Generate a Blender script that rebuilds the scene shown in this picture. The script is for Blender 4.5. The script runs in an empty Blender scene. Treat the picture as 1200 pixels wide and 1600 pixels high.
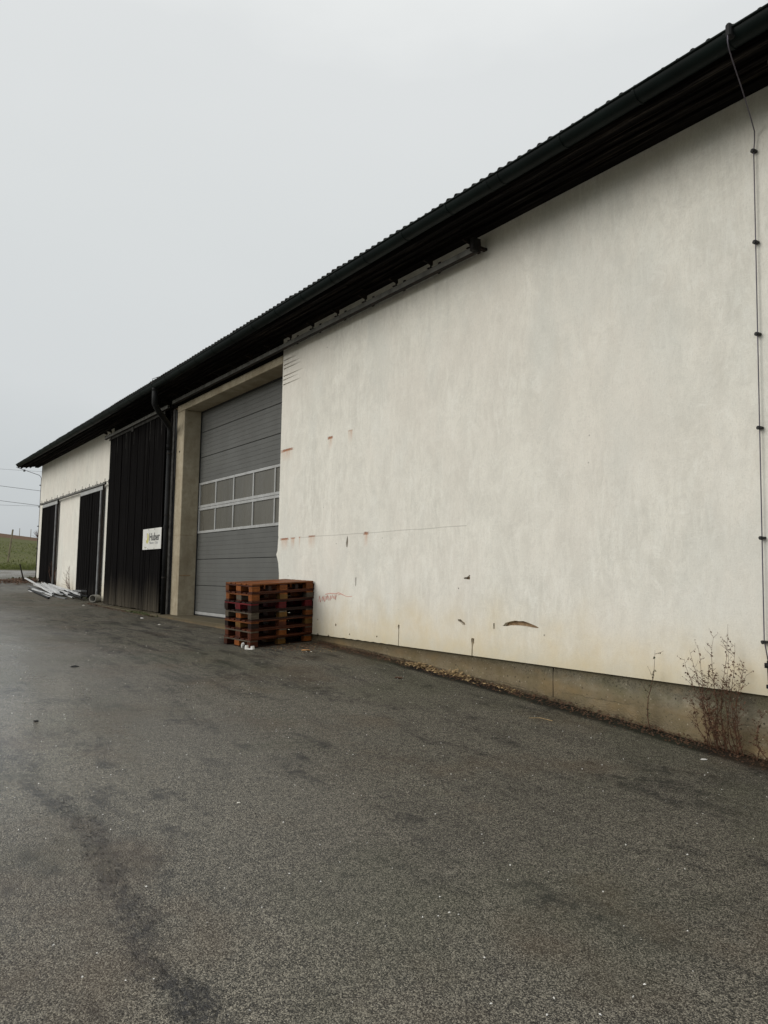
import bpy, bmesh, math, random
from mathutils import Vector, Matrix, noise
from mathutils.geometry import tessellate_polygon
random.seed(7)
scn = bpy.context.scene
COL = scn.collection
PI = math.pi

# ------------------------------------------------------------------ camera
cam_d = bpy.data.cameras.new("camera")
cam = bpy.data.objects.new("camera", cam_d)
COL.objects.link(cam)
Rm = Matrix(((0.56831774, 0.06120345, 0.82052976), (0.82263847, -0.06257761, -0.56511061), (0.01676007, 0.99616172, -0.08591228)))
cam.matrix_world = Matrix.Translation((0, -6.52, 0.96)) @ Rm.to_4x4()
cam_d.sensor_fit = 'VERTICAL'
cam_d.sensor_height = 36.0
cam_d.lens = 1220.0 / 1600.0 * 36.0
cam_d.clip_start = 0.05
cam_d.clip_end = 3000
scn.camera = cam
scn.render.resolution_x = 768
scn.render.resolution_y = 1024

# ------------------------------------------------------------------ sky and sun (overcast)
SUN_EL, SUN_AZ = math.radians(27), math.radians(196)
world = bpy.data.worlds.new("World")
scn.world = world
world.use_nodes = True
wn, wl = world.node_tree.nodes, world.node_tree.links
wn.clear()
wout = wn.new('ShaderNodeOutputWorld')
bg_sky = wn.new('ShaderNodeBackground')
bg_cloud = wn.new('ShaderNodeBackground')
mixs = wn.new('ShaderNodeMixShader')
sky = wn.new('ShaderNodeTexSky')
sky.sky_type = 'NISHITA'
sky.sun_disc = False
sky.sun_elevation = SUN_EL
sky.sun_rotation = SUN_AZ
sky.air_density = 1.0
sky.dust_density = 4.0
bg_sky.inputs['Strength'].default_value = 0.1
wl.new(sky.outputs[0], bg_sky.inputs[0])
tc = wn.new('ShaderNodeTexCoord')
sep = wn.new('ShaderNodeSeparateXYZ')
wl.new(tc.outputs['Generated'], sep.inputs[0])
nz = wn.new('ShaderNodeTexNoise')
nz.inputs['Scale'].default_value = 2.2
nz.inputs['Detail'].default_value = 5
nz.inputs['Roughness'].default_value = 0.5
mpw = wn.new('ShaderNodeMapping')
mpw.inputs['Scale'].default_value = (1, 1, 2.6)
wl.new(tc.outputs['Generated'], mpw.inputs[0])
wl.new(mpw.outputs[0], nz.inputs['Vector'])
add = wn.new('ShaderNodeMath'); add.operation = 'MULTIPLY_ADD'
add.inputs[1].default_value = 0.2
wl.new(nz.outputs[0], add.inputs[0])
sub = wn.new('ShaderNodeMath'); sub.operation = 'SUBTRACT'; sub.inputs[1].default_value = 0.05
wl.new(sep.outputs['Z'], sub.inputs[0]); wl.new(sub.outputs[0], add.inputs[2])
rp = wn.new('ShaderNodeValToRGB')
el = rp.color_ramp.elements
el[0].position = 0.0; el[0].color = (0.46, 0.50, 0.53, 1)
el[1].position = 1.0; el[1].color = (1.32, 1.32, 1.28, 1)
for p, c in ((0.08, (0.49, 0.52, 0.54, 1)), (0.18, (0.58, 0.61, 0.62, 1)), (0.28, (0.655, 0.68, 0.685, 1)), (0.45, (0.69, 0.715, 0.715, 1)), (0.62, (0.735, 0.755, 0.755, 1)), (0.8, (1.0, 1.01, 0.99, 1))):
    e = rp.color_ramp.elements.new(p); e.color = c
wl.new(add.outputs[0], rp.inputs[0])
wl.new(rp.outputs[0], bg_cloud.inputs[0])
bg_cloud.inputs['Strength'].default_value = 1.0
mixs.inputs[0].default_value = 0.93
wl.new(bg_sky.outputs[0], mixs.inputs[1])
wl.new(bg_cloud.outputs[0], mixs.inputs[2])
wl.new(mixs.outputs[0], wout.inputs[0])

sun_d = bpy.data.lights.new("sun", 'SUN')
sun_d.energy = 1.35
sun_d.angle = math.radians(38)
sun_d.color = (1.0, 0.965, 0.91)
sun = bpy.data.objects.new("sun", sun_d)
COL.objects.link(sun)
sdir = Vector((math.sin(SUN_AZ) * math.cos(SUN_EL), math.cos(SUN_AZ) * math.cos(SUN_EL), math.sin(SUN_EL)))
sun.rotation_euler = sdir.to_track_quat('Z', 'Y').to_euler()

vs = scn.view_settings
vs.view_transform = 'Standard'
vs.look = 'None'
vs.gamma = 1.0
vs.use_curve_mapping = False
vs.exposure = 0.08

# ------------------------------------------------------------------ material helpers
class NT:
    def __init__(s, name, rough=0.8, metal=0.0, spec=0.5):
        s.m = bpy.data.materials.new(name)
        s.m.use_nodes = True
        s.n, s.l = s.m.node_tree.nodes, s.m.node_tree.links
        s.b = s.n['Principled BSDF']
        s.b.inputs['Roughness'].default_value = rough
        s.b.inputs['Metallic'].default_value = metal
        s.b.inputs['Specular IOR Level'].default_value = spec
        s.tc = s.n.new('ShaderNodeTexCoord')
        s.geo = s.n.new('ShaderNodeNewGeometry')
        s.P = s.geo.outputs['Position']
    def _in(s, sock, v):
        if hasattr(v, 'is_linked') or isinstance(v, bpy.types.NodeSocket):
            s.l.new(v, sock)
        else:
            sock.default_value = v
    def map(s, scale=(1, 1, 1), loc=(0, 0, 0), src=None):
        m = s.n.new('ShaderNodeMapping')
        m.inputs['Scale'].default_value = scale
        m.inputs['Location'].default_value = loc
        s.l.new(src or s.P, m.inputs[0])
        return m.outputs[0]
    def noise(s, scale=1, detail=4, rough=0.55, vec=None, dist=0):
        t = s.n.new('ShaderNodeTexNoise')
        t.inputs['Scale'].default_value = scale
        t.inputs['Detail'].default_value = detail
        t.inputs['Roughness'].default_value = rough
        t.inputs['Distortion'].default_value = dist
        s.l.new(vec or s.P, t.inputs['Vector'])
        return t.outputs[0]
    def vor(s, scale=1, feature='F1', vec=None, out=0, rnd=1.0):
        t = s.n.new('ShaderNodeTexVoronoi')
        t.feature = feature
        t.inputs['Scale'].default_value = scale
        t.inputs['Randomness'].default_value = rnd
        s.l.new(vec or s.P, t.inputs['Vector'])
        return t.outputs[out]
    def math(s, op, a, b=0.0, c=0.0, clamp=False):
        t = s.n.new('ShaderNodeMath'); t.operation = op; t.use_clamp = clamp
        s._in(t.inputs[0], a); s._in(t.inputs[1], b); s._in(t.inputs[2], c)
        return t.outputs[0]
    def rng(s, v, a, b, c=0.0, d=1.0, smooth=False):
        t = s.n.new('ShaderNodeMapRange'); t.clamp = True
        if smooth: t.interpolation_type = 'SMOOTHSTEP'
        s.l.new(v, t.inputs[0])
        for i, x in enumerate((a, b, c, d)): s._in(t.inputs[i + 1], x)
        return t.outputs[0]
    def mix(s, f, a, b, mode='MIX'):
        t = s.n.new('ShaderNodeMix'); t.data_type = 'RGBA'; t.blend_type = mode
        s._in(t.inputs[0], f)
        for i, x in ((6, a), (7, b)):
            if isinstance(x, tuple): t.inputs[i].default_value = x if len(x) == 4 else (*x, 1)
            else: s.l.new(x, t.inputs[i])
        return t.outputs[2]
    def xyz(s, src=None):
        t = s.n.new('ShaderNodeSeparateXYZ'); s.l.new(src or s.P, t.inputs[0]); return t.outputs
    def bump(s, h, strength=0.5, dist=0.01):
        t = s.n.new('ShaderNodeBump')
        t.inputs['Strength'].default_value = strength
        t.inputs['Distance'].default_value = dist
        s.l.new(h, t.inputs['Height']); s.l.new(t.outputs[0], s.b.inputs['Normal'])
        return t
    def color(s, v): s._in(s.b.inputs['Base Color'], v if not isinstance(v, tuple) else (*v[:3], 1))
    def rough(s, v): s._in(s.b.inputs['Roughness'], v)
    def rand(s):
        t = s.n.new('ShaderNodeObjectInfo'); return t.outputs['Random']

# plaster: cream-white render with vertical weather streaks and blotches
def mat_plaster():
    t = NT("white_plaster", 0.92, spec=0.25)
    xs = t.xyz()
    st = t.noise(1.0, 7, 0.68, t.map((2.2, 2.2, 1.1)), 0.6)
    st2 = t.noise(1.0, 6, 0.7, t.map((15, 15, 3.2), (4, 2, 1)), 0.6)
    bl = t.noise(0.55, 5, 0.6, t.map((1, 1, 0.8), (7, 1, 3)))
    gr = t.noise(26, 6, 0.72)
    fine = t.noise(1.0, 5, 0.75, t.map((70, 70, 26), (9, 9, 9)), 0.3)
    c = t.mix(t.rng(st, 0.36, 0.62), (0.655, 0.635, 0.570), (0.765, 0.742, 0.668))
    pm_ = t.rng(t.noise(0.8, 5, 0.6, t.map((1, 1, 0.7), (51, 1, 1))), 0.38, 0.62, 0.12, 0.6)
    c = t.mix(t.math('MULTIPLY', t.rng(st2, 0.48, 0.60), pm_), c, (0.81, 0.80, 0.735))
    c = t.mix(t.math('MULTIPLY', t.rng(st2, 0.46, 0.36), t.math('MULTIPLY', pm_, 0.8)), c, (0.60, 0.585, 0.525))
    md = t.noise(5.0, 7, 0.74, t.map((1, 1, 0.7), (6, 2, 13)), 0.8)
    c = t.mix(t.math('MULTIPLY', t.rng(md, 0.50, 0.60), 0.28), c, (0.56, 0.545, 0.49))
    c = t.mix(t.math('MULTIPLY', t.rng(md, 0.44, 0.36), 0.38), c, (0.84, 0.83, 0.77))
    # trowel sweeps: crisp slanted and level ridges here and there
    tw = t.noise(1.0, 6, 0.62, t.map((1.3, 1.3, 3.4), (31, 2, 1)), 2.2)
    c = t.mix(t.rng(t.math('ABSOLUTE', t.math('SUBTRACT', tw, 0.5)), 0.004, 0.018, 0.22, 0.0), c, (0.86, 0.85, 0.79))
    c = t.mix(t.math('MULTIPLY', t.rng(bl, 0.42, 0.60), 0.42), c, (0.725, 0.68, 0.61))
    bl2 = t.noise(0.9, 5, 0.6, t.map((1, 1, 0.5), (17, 4, 9)))
    c = t.mix(t.math('MULTIPLY', t.rng(bl2, 0.50, 0.66), 0.32), c, (0.625, 0.64, 0.60))
    c = t.mix(t.math('MULTIPLY', t.rng(fine, 0.50, 0.68), 0.34), c, (0.46, 0.45, 0.40))
    # yellow-green splash zone over the last metre, uneven upper edge
    wav = t.noise(1.3, 5, 0.6, t.map((1, 1, 0.6), (3, 3, 3)))
    low = t.rng(t.math('ADD', xs['Z'], t.math('MULTIPLY', wav, 1.1)), 0.5, 1.45, 1.0, 0.0, True)
    yl = t.noise(2.4, 5, 0.65)
    c = t.mix(t.math('MULTIPLY', low, t.rng(yl, 0.3, 0.7, 0.25, 0.85)), c, (0.66, 0.55, 0.35))
    lowest = t.rng(t.math('ADD', xs['Z'], t.math('MULTIPLY', yl, 0.25)), 0.12, 0.36, 0.35, 0.0)
    c = t.mix(lowest, c, (0.44, 0.40, 0.27))
    # tiny dark pits
    pit = t.vor(1.9, 'F1')
    pm = t.rng(pit, 0.012, 0.03, 0.7, 0.0)
    c = t.mix(pm, c, (0.10, 0.085, 0.06))
    # rust marks: (x, z, half length, half height, drip)
    for (mx, mz, hx, hz, k) in ((-12.62, 3.28, 0.26, 0.025, 0.9), (-11.08, 3.29, 0.09, 0.025, 0.9), (-10.45, 3.32, 0.08, 0.012, 0.4), (-12.62, 1.655, 0.17, 0.02, 0.9),
                                (-12.3, 1.66, 0.09, 0.014, 0.7), (-12.05, 1.665, 0.03, 0.012, 0.7), (-11.62, 1.67, 0.14, 0.016, 0.8), (-9.94, 1.655, 0.07, 0.025, 0.9)):
        dx = t.math('DIVIDE', t.math('ABSOLUTE', t.math('SUBTRACT', xs['X'], mx)), hx)
        dz = t.math('DIVIDE', t.math('ABSOLUTE', t.math('SUBTRACT', xs['Z'], mz)), hz)
        d = t.math('MAXIMUM', dx, dz)
        dd = t.math('ADD', d, t.math('MULTIPLY', t.math('SUBTRACT', gr, 0.5), 1.6))
        c = t.mix(t.rng(dd, 0.55, 1.1, k, 0.0), c, (0.25, 0.085, 0.035))
        # the drip under it
        dz2 = t.rng(t.math('SUBTRACT', mz, xs['Z']), 0.0, 0.22, 1.0, 0.0)
        under = t.math('MULTIPLY', dz2, t.math('LESS_THAN', xs['Z'], mz))
        dr = t.math('MULTIPLY', under, t.rng(dx, 0.4, 1.0, 1.0, 0.0))
        c = t.mix(t.math('MULTIPLY', t.math('MULTIPLY', dr, t.rng(st2, 0.3, 0.7)), 0.8), c, (0.50, 0.26, 0.14))
    # hairline crack, nearly level
    cz = t.math('ABSOLUTE', t.math('SUBTRACT', t.math('ADD', xs['Z'], t.math('MULTIPLY', t.noise(1.5, 3, 0.5), 0.03)), 1.675))
    cm = t.math('MULTIPLY', t.rng(cz, 0.003, 0.009, 0.4, 0.0), t.math('MULTIPLY', t.math('GREATER_THAN', xs['X'], -12.0), t.math('LESS_THAN', xs['X'], -7.6)))
    c = t.mix(cm, c, (0.28, 0.26, 0.22))
    t.color(c)
    h = t.math('ADD', t.math('MULTIPLY', t.noise(60, 4, 0.6), 0.4), t.math('ADD', t.math('MULTIPLY', md, 0.9), t.math('MULTIPLY', fine, 0.3)))
    t.bump(h, 0.4, 0.012)
    return t.m

def mat_concrete(name="raw_concrete", a=(0.34, 0.29, 0.205), b=(0.47, 0.415, 0.305), dirt=(0.17, 0.13, 0.075), moss=0.0):
    t = NT(name, 0.88, spec=0.3)
    n1 = t.noise(1.4, 6, 0.62, t.map((1, 1, 1.5)))
    n2 = t.noise(9, 5, 0.65)
    n3 = t.noise(1.0, 6, 0.6, t.map((2.2, 2.2, 0.5), (5, 5, 5)))
    c = t.mix(t.rng(n1, 0.3, 0.7), a, b)
    c = t.mix(t.math('MULTIPLY', t.rng(n2, 0.42, 0.7), 0.35), c, dirt)
    c = t.mix(t.math('MULTIPLY', t.rng(n3, 0.45, 0.7), 0.55), c, dirt)
    if moss:
        m = t.noise(2.6, 6, 0.7, t.map((1, 1, 1), (2, 8, 2)))
        c = t.mix(t.math('MULTIPLY', t.rng(m, 0.45, 0.65), moss), c, (0.10, 0.095, 0.035))
        xs = t.xyz()
        pale = t.noise(3.2, 6, 0.7, t.map((1, 1, 2.0), (12, 8, 2)))
        c = t.mix(t.math('MULTIPLY', t.rng(pale, 0.55, 0.68), 0.5), c, (0.36, 0.32, 0.24))
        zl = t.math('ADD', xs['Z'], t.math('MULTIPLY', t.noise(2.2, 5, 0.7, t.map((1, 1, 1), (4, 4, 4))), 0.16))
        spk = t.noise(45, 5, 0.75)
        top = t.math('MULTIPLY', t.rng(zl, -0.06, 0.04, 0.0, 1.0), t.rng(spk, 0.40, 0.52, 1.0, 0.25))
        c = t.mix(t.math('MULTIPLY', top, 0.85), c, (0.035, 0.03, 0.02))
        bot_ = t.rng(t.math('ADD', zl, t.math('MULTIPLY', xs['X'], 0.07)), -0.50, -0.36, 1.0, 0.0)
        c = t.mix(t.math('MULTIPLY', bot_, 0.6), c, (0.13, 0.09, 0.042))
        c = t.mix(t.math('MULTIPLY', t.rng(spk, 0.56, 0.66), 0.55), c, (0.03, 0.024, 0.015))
        fl = t.vor(17)
        c = t.mix(t.rng(fl, 0.06, 0.16, 0.55, 0.0), c, (0.42, 0.37, 0.28))
        fl2 = t.vor(11, vec=t.map((1, 1, 1), (3, 3, 3)))
        c = t.mix(t.rng(fl2, 0.05, 0.14, 0.85, 0.0), c, (0.015, 0.012, 0.008))
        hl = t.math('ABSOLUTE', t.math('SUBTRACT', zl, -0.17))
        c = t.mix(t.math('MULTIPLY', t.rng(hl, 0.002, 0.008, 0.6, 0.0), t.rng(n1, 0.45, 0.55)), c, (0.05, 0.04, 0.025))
        rust = t.noise(1.7, 5, 0.6, t.map((1, 1, 2.2), (32, 8, 2)))
        c = t.mix(t.math('MULTIPLY', t.rng(rust, 0.5, 0.7), 0.5), c, (0.23, 0.155, 0.07))
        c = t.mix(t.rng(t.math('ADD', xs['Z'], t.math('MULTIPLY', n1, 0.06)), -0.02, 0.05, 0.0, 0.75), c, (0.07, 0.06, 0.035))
    t.color(c)
    t.bump(t.math('ADD', t.math('MULTIPLY', n2, 0.8), t.noise(70, 4, 0.6)), 0.7 if moss else 0.45, 0.014)
    return t.m

def mat_asphalt():
    t = NT("wet_asphalt", 0.6, spec=0.3)
    xs = t.xyz()
    # aggregate: two sizes of chips set in bitumen
    v1 = t.vor(185, 'F1', out=1); v1d = t.vor(185, 'F1', out=0)
    v2 = t.vor(95, 'F1', out=1); v2d = t.vor(95, 'F1', out=0)
    r1 = t.n.new('ShaderNodeSeparateColor'); t.l.new(v1, r1.inputs[0])
    r2 = t.n.new('ShaderNodeSeparateColor'); t.l.new(v2, r2.inputs[0])
    big = t.noise(0.45, 5, 0.6)
    mid = t.noise(1.7, 5, 0.62, t.map((1, 1, 1), (9, 3, 0)))
    small = t.noise(14, 4, 0.6)
    base = t.mix(t.rng(big, 0.35, 0.65), (0.060, 0.055, 0.045), (0.092, 0.084, 0.064))
    base = t.mix(t.math('MULTIPLY', t.rng(mid, 0.48, 0.7), 0.5), base, (0.088, 0.080, 0.064))
    chips = t.mix(t.math('POWER', r1.outputs[0], 2.0), (0.002, 0.002, 0.002), (0.46, 0.42, 0.335))
    chips = t.mix(t.rng(big, 0.35, 0.65), t.mix(0.2, chips, (0.01, 0.01, 0.01)), chips)
    c = t.mix(0.84, base, chips)
    m2 = t.math('MULTIPLY', t.math('GREATER_THAN', r2.outputs[1], 0.76), t.rng(v2d, 0.25, 0.42, 0.75, 0.0))
    chip2 = t.mix(r2.outputs[0], (0.16, 0.145, 0.115), (0.50, 0.46, 0.385))
    c = t.mix(m2, c, chip2)
    m3 = t.math('MULTIPLY', t.math('LESS_THAN', r2.outputs[2], 0.26), t.rng(v2d, 0.2, 0.5, 0.85, 0.0))
    c = t.mix(m3, c, (0.008, 0.008, 0.008))
    gm = t.noise(1.0, 8, 0.85, t.map((24, 24, 24), (5, 5, 5)))
    c = t.mix(t.math('MULTIPLY', t.rng(gm, 0.50, 0.36), 0.55), c, (0.014, 0.013, 0.012))
    c = t.mix(t.math('MULTIPLY', t.rng(gm, 0.52, 0.66), 0.42), c, (0.19, 0.178, 0.145))
    # dark worn-out patches
    dk = t.noise(0.95, 6, 0.68, t.map((1, 2.2, 1), (21, 3, 0)))
    dm = t.math('MULTIPLY', t.rng(dk, 0.54, 0.62), t.rng(t.noise(9, 6, 0.75), 0.42, 0.58, 0.1, 1.0))
    c = t.mix(t.math('MULTIPLY', dm, 0.72), c, (0.010, 0.010, 0.011))
    # seam between two lays of asphalt, running along the yard
    sy = t.math('ADD', xs['Y'], t.math('MULTIPLY', t.math('SUBTRACT', t.noise(0.9, 5, 0.65), 0.5), 0.5))
    sd = t.math('ABSOLUTE', t.math('ADD', sy, 5.28))
    sn = t.noise(11, 6, 0.75)
    seam = t.math('MULTIPLY', t.rng(t.math('ADD', sd, t.math('MULTIPLY', t.math('SUBTRACT', sn, 0.5), 0.42)), 0.03, 0.12, 1.0, 0.0, True), t.rng(xs['X'], -7.5, -5.0, 0.0, 1.0))
    c = t.mix(t.math('MULTIPLY', seam, t.rng(t.noise(16, 6, 0.78), 0.42, 0.56, 0.12, 0.85)), c, (0.013, 0.013, 0.016))
    trk = t.noise(1.0, 6, 0.72, t.map((0.9, 5.0, 1), (3, 51, 0)), 0.5)
    tz = t.math('MULTIPLY', t.rng(xs['Y'], -4.5, -2.8, 0.0, 1.0), t.rng(xs['X'], -22, -19, 0.0, 1.0))
    tz = t.math('MULTIPLY', tz, t.rng(xs['X'], -10.0, -7.5, 1.0, 0.35))
    c = t.mix(t.math('MULTIPLY', t.math('MULTIPLY', tz, t.rng(trk, 0.50, 0.60)), 0.62), c, (0.012, 0.012, 0.013))
    # damp, dirty strip along the wall
    wy = t.math('ADD', xs['Y'], t.math('MULTIPLY', t.math('SUBTRACT', t.noise(2.2, 4, 0.6), 0.5), 0.16))
    strip = t.math('MULTIPLY', t.rng(wy, -0.29, -0.21, 0.0, 0.95), t.math('GREATER_THAN', xs['X'], -10.8))
    c = t.mix(strip, c, (0.009, 0.0085, 0.008))
    # mossy soil tint right in front of the gate and the foot of the walls
    so = t.math('MULTIPLY', t.rng(t.math('ADD', xs['Y'], t.math('MULTIPLY', mid, 0.8)), -0.55, 0.4, 0.0, 1.0), t.math('LESS_THAN', xs['X'], -9.0))
    c = t.mix(t.math('MULTIPLY', so, 0.6), c, (0.085, 0.07, 0.045))
    # rusty and mossy tints
    tn = t.noise(0.8, 5, 0.6, t.map((1, 1, 1), (40, 3, 0)))
    c = t.mix(t.math('MULTIPLY', t.rng(tn, 0.52, 0.66), 0.32), c, (0.10, 0.064, 0.035))
    tn2 = t.noise(0.6, 5, 0.6, t.map((1, 1, 1), (70, 13, 0)))
    c = t.mix(t.math('MULTIPLY', t.rng(tn2, 0.5, 0.66), 0.3), c, (0.055, 0.062, 0.034))
    t.color(c)
    # wetness: more water film further out from the wall
    wn_ = t.noise(0.35, 5, 0.62, t.map((0.6, 1, 1), (3, 30, 0)))
    wet = t.math('ADD', t.rng(t.math('ADD', xs['Y'], t.math('MULTIPLY', wn_, 3.0)), -3.4, -0.4, 1.0, 0.0, True), 0.0)
    far = t.rng(xs['X'], -40, -20, 1.0, 0.0)
    stripw = t.rng(t.math('ADD', xs['Y'], t.math('MULTIPLY', t.noise(0.8, 6, 0.7, t.map((0.5, 1.4, 1), (8, 8, 0))), 2.6)), -3.6, -2.6, 1.0, 0.0, True)
    wet = t.math('MAXIMUM', wet, t.math('MULTIPLY', far, t.rng(wn_, 0.35, 0.6)))
    wet = t.math('MULTIPLY', wet, t.rng(xs['X'], -7.0, -3.0, 1.0, 0.3))
    ro = t.math('ADD', t.math('SUBTRACT', 0.72, t.math('ADD', t.math('MULTIPLY', wet, 0.40), t.math('MULTIPLY', t.math('MULTIPLY', stripw, wet), 0.17))), t.math('MULTIPLY', t.math('SUBTRACT', small, 0.5), 0.25))
    ro = t.math('SUBTRACT', ro, t.math('MULTIPLY', seam, 0.12))
    t.rough(ro)
    h = t.math('ADD', t.math('MULTIPLY', v1d, -1.0), t.math('MULTIPLY', v2d, -1.1))
    h = t.math('MULTIPLY', h, t.rng(t.math('MULTIPLY', wet, stripw), 0.0, 1.0, 1.0, 0.38))
    h = t.math('ADD', h, t.math('MULTIPLY', t.noise(30, 3, 0.6), 0.6))
    cr = t.noise(1.0, 4, 0.7, t.map((16, 46, 10), (2, 7, 3)), 1.2)
    c = t.mix(t.math('MULTIPLY', t.math('MULTIPLY', seam, t.rng(cr, 0.40, 0.34)), 0.9), c, (0.002, 0.002, 0.002))
    t.color(c)
    h = t.math('SUBTRACT', h, t.math('MULTIPLY', t.math('MULTIPLY', seam, t.rng(cr, 0.34, 0.44, 1.0, 0.0)), 1.6))
    t.bump(h, 1.0, 0.008)
    t.l.new(t.rng(wet, 0.0, 1.0, 0.12, 0.9), t.b.inputs['Specular IOR Level'])
    return t.m

def mat_black_wood(name, zlo, zhi, pale=(0.125, 0.108, 0.082), dark=(0.0040, 0.0036, 0.0035), along='Z'):
    t = NT(name, 0.95, spec=0.03)
    xs = t.xyz(); r = t.rand()
    sc = (60, 60, 1.6) if along == 'Z' else (1.6, 60, 60)
    g = t.noise(1.0, 6, 0.7, t.map(sc))
    g2 = t.noise(1.0, 4, 0.6, t.map((9, 9, 0.35) if along == 'Z' else (0.5, 9, 9)))
    c = t.mix(t.rng(g, 0.35, 0.75), dark, tuple(x * 3.2 for x in dark))
    g4 = t.noise(1.0, 6, 0.75, t.map((38, 38, 0.7), (3, 3, 8)) if along == 'Z' else t.map((0.7, 38, 38), (3, 3, 8)))
    c = t.mix(t.math('MULTIPLY', t.rng(g4, 0.56, 0.66), 0.6 if along == 'Z' else 0.8), c, tuple(x * (5 if along == 'Z' else 8) + 0.009 for x in dark))
    if zhi > zlo:
        f = t.rng(t.math('ADD', t.math('ADD', xs['Z'], t.math('MULTIPLY', g2, 0.9)), t.math('MULTIPLY', r, 0.35)), zlo, zhi, 1.0, 0.0)
        f = t.math('MULTIPLY', t.math('POWER', f, 1.5), t.rng(g, 0.3, 0.65, 0.25, 1.0))
        c = t.mix(f, c, pale)
        ups = t.rng(xs['Z'], 3.9, 5.1, 0.0, 0.4)
        c = t.mix(t.math('MULTIPLY', ups, t.math('MULTIPLY', t.rng(g2, 0.52, 0.66), t.rng(g, 0.4, 0.6))), c, (0.075, 0.075, 0.07))
    else:
        c = t.mix(t.math('MULTIPLY', t.rng(g2, 0.5, 0.75), t.rng(g, 0.45, 0.7)), c, pale)
    t.color(c)
    t.bump(g, 0.5, 0.004)
    return t.m

def mat_simple(name, col, rough=0.6, metal=0.0, var=0.25, nscale=6, bump=0.0, spec=0.5, dirt=None):
    t = NT(name, rough, metal, spec)
    n = t.noise(nscale, 5, 0.6)
    c = t.mix(t.rng(n, 0.3, 0.7), tuple(x * (1 - var) for x in col), tuple(min(1, x * (1 + var)) for x in col))
    if dirt:
        d = t.noise(nscale * 0.5, 6, 0.7, t.map((1, 1, 0.4), (5, 2, 9)))
        c = t.mix(t.math('MULTIPLY', t.rng(d, 0.45, 0.7), 0.6), c, dirt)
    t.color(c)
    if bump: t.bump(t.noise(nscale * 8, 4, 0.6), bump, 0.004)
    return t.m

def mat_pallet(name, a, b, wet=0.5):
    t = NT(name, wet, spec=0.2)
    o = t.tc.outputs['Object']; r = t.rand()
    sh = t.n.new('ShaderNodeVectorMath'); sh.operation = 'ADD'
    cmb = t.n.new('ShaderNodeCombineXYZ')
    t.l.new(t.math('MULTIPLY', r, 37.0), cmb.inputs[0]); t.l.new(t.math('MULTIPLY', r, 11.0), cmb.inputs[2])
    t.l.new(o, sh.inputs[0]); t.l.new(cmb.outputs[0], sh.inputs[1])
    g = t.noise(1, 6, 0.7, t.map((3, 70, 70), src=sh.outputs[0]), 0.4)
    n = t.noise(7, 5, 0.65, sh.outputs[0])
    c = t.mix(t.rng(g, 0.3, 0.7), a, b)
    c = t.mix(t.math('MULTIPLY', t.rng(n, 0.4, 0.7), 0.7), c, tuple(x * 0.30 for x in a))
    c = t.mix(t.math('MULTIPLY', r, 0.6), c, tuple(x * 0.35 for x in a))
    t.color(c)
    t.bump(g, 0.5, 0.003)
    return t.m

M = {}
M['plaster'] = mat_plaster()
M['concrete'] = mat_concrete()
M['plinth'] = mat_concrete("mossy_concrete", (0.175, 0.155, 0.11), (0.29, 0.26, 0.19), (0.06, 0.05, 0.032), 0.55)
M['slab'] = mat_concrete("slab_concrete", (0.15, 0.13, 0.10), (0.25, 0.22, 0.17), (0.08, 0.065, 0.045), 0.25)
M['core'] = mat_simple("masonry_behind_plaster", (0.26, 0.175, 0.10), 0.95, 0, 0.4, 20, 0.4)
M['asphalt'] = mat_asphalt()
M['doorwood'] = mat_black_wood("black_weathered_boards", 0.3, 1.55, dark=(0.0026, 0.0023, 0.0023))
M['doorwood_far'] = mat_black_wood("black_boards_far", 0.6, 1.3, (0.05, 0.045, 0.04), (0.003, 0.0027, 0.0027))
M['soffit'] = mat_black_wood("black_soffit_boards", 0, 0, (0.12, 0.10, 0.08), (0.0052, 0.0046, 0.0044), 'X')
M['greywood'] = mat_simple("grey_weathered_timber", (0.06, 0.058, 0.054), 0.9, 0, 0.5, 9, 0.4, 0.05, (0.012, 0.012, 0.012))
M['gutter'] = mat_simple("dark_green_gutter_paint", (0.0035, 0.0075, 0.0068), 0.55, 0, 0.3, 3, 0, 0.12)
M['pipe'] = mat_simple("dark_grey_pipe_paint", (0.011, 0.0115, 0.012), 0.6, 0, 0.3, 5, 0, 0.15)
M['steel'] = mat_simple("galvanised_steel", (0.20, 0.205, 0.21), 0.55, 0.35, 0.3, 12, 0, 0.4, (0.07, 0.065, 0.06))
M['darksteel'] = mat_simple("dark_rusty_steel", (0.016, 0.015, 0.014), 0.7, 0.0, 0.4, 14, 0.2, 0.15, (0.05, 0.03, 0.02))
M['rodsteel'] = mat_simple("dull_conductor_wire", (0.10, 0.09, 0.115), 0.55, 0.3, 0.3, 5)
M['gatepanel'] = mat_simple("grey_gate_panel_paint", (0.112, 0.114, 0.108), 0.55, 0, 0.1, 1.6, 0, 0.25, (0.084, 0.084, 0.076))
M['aluminium'] = mat_simple("light_aluminium_frame", (0.40, 0.405, 0.40), 0.45, 0.15, 0.12, 5, 0, 0.5, (0.26, 0.255, 0.235))
M['seal'] = mat_simple("black_rubber_seal", (0.012, 0.012, 0.012), 0.7)
def mat_pane():
    t = NT("milky_grey_window_pane", 0.3, spec=0.25)
    n = t.noise(0.8, 4, 0.5, t.map((1, 1, 0.4)))
    dr = t.noise(1.0, 5, 0.7, t.map((5, 5, 0.8), (2, 2, 2)))
    t.rough(t.rng(dr, 0.3, 0.7, 0.12, 0.5))
    t.color(t.mix(t.rng(n, 0.3, 0.7), (0.088, 0.084, 0.070), (0.122, 0.116, 0.098)))
    return t.m
M['pane'] = mat_pane()
M['tile'] = mat_simple("dark_concrete_roof_tile", (0.028, 0.027, 0.026), 0.9, 0, 0.35, 8, 0.3, 0.1, (0.02, 0.022, 0.015))
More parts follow.
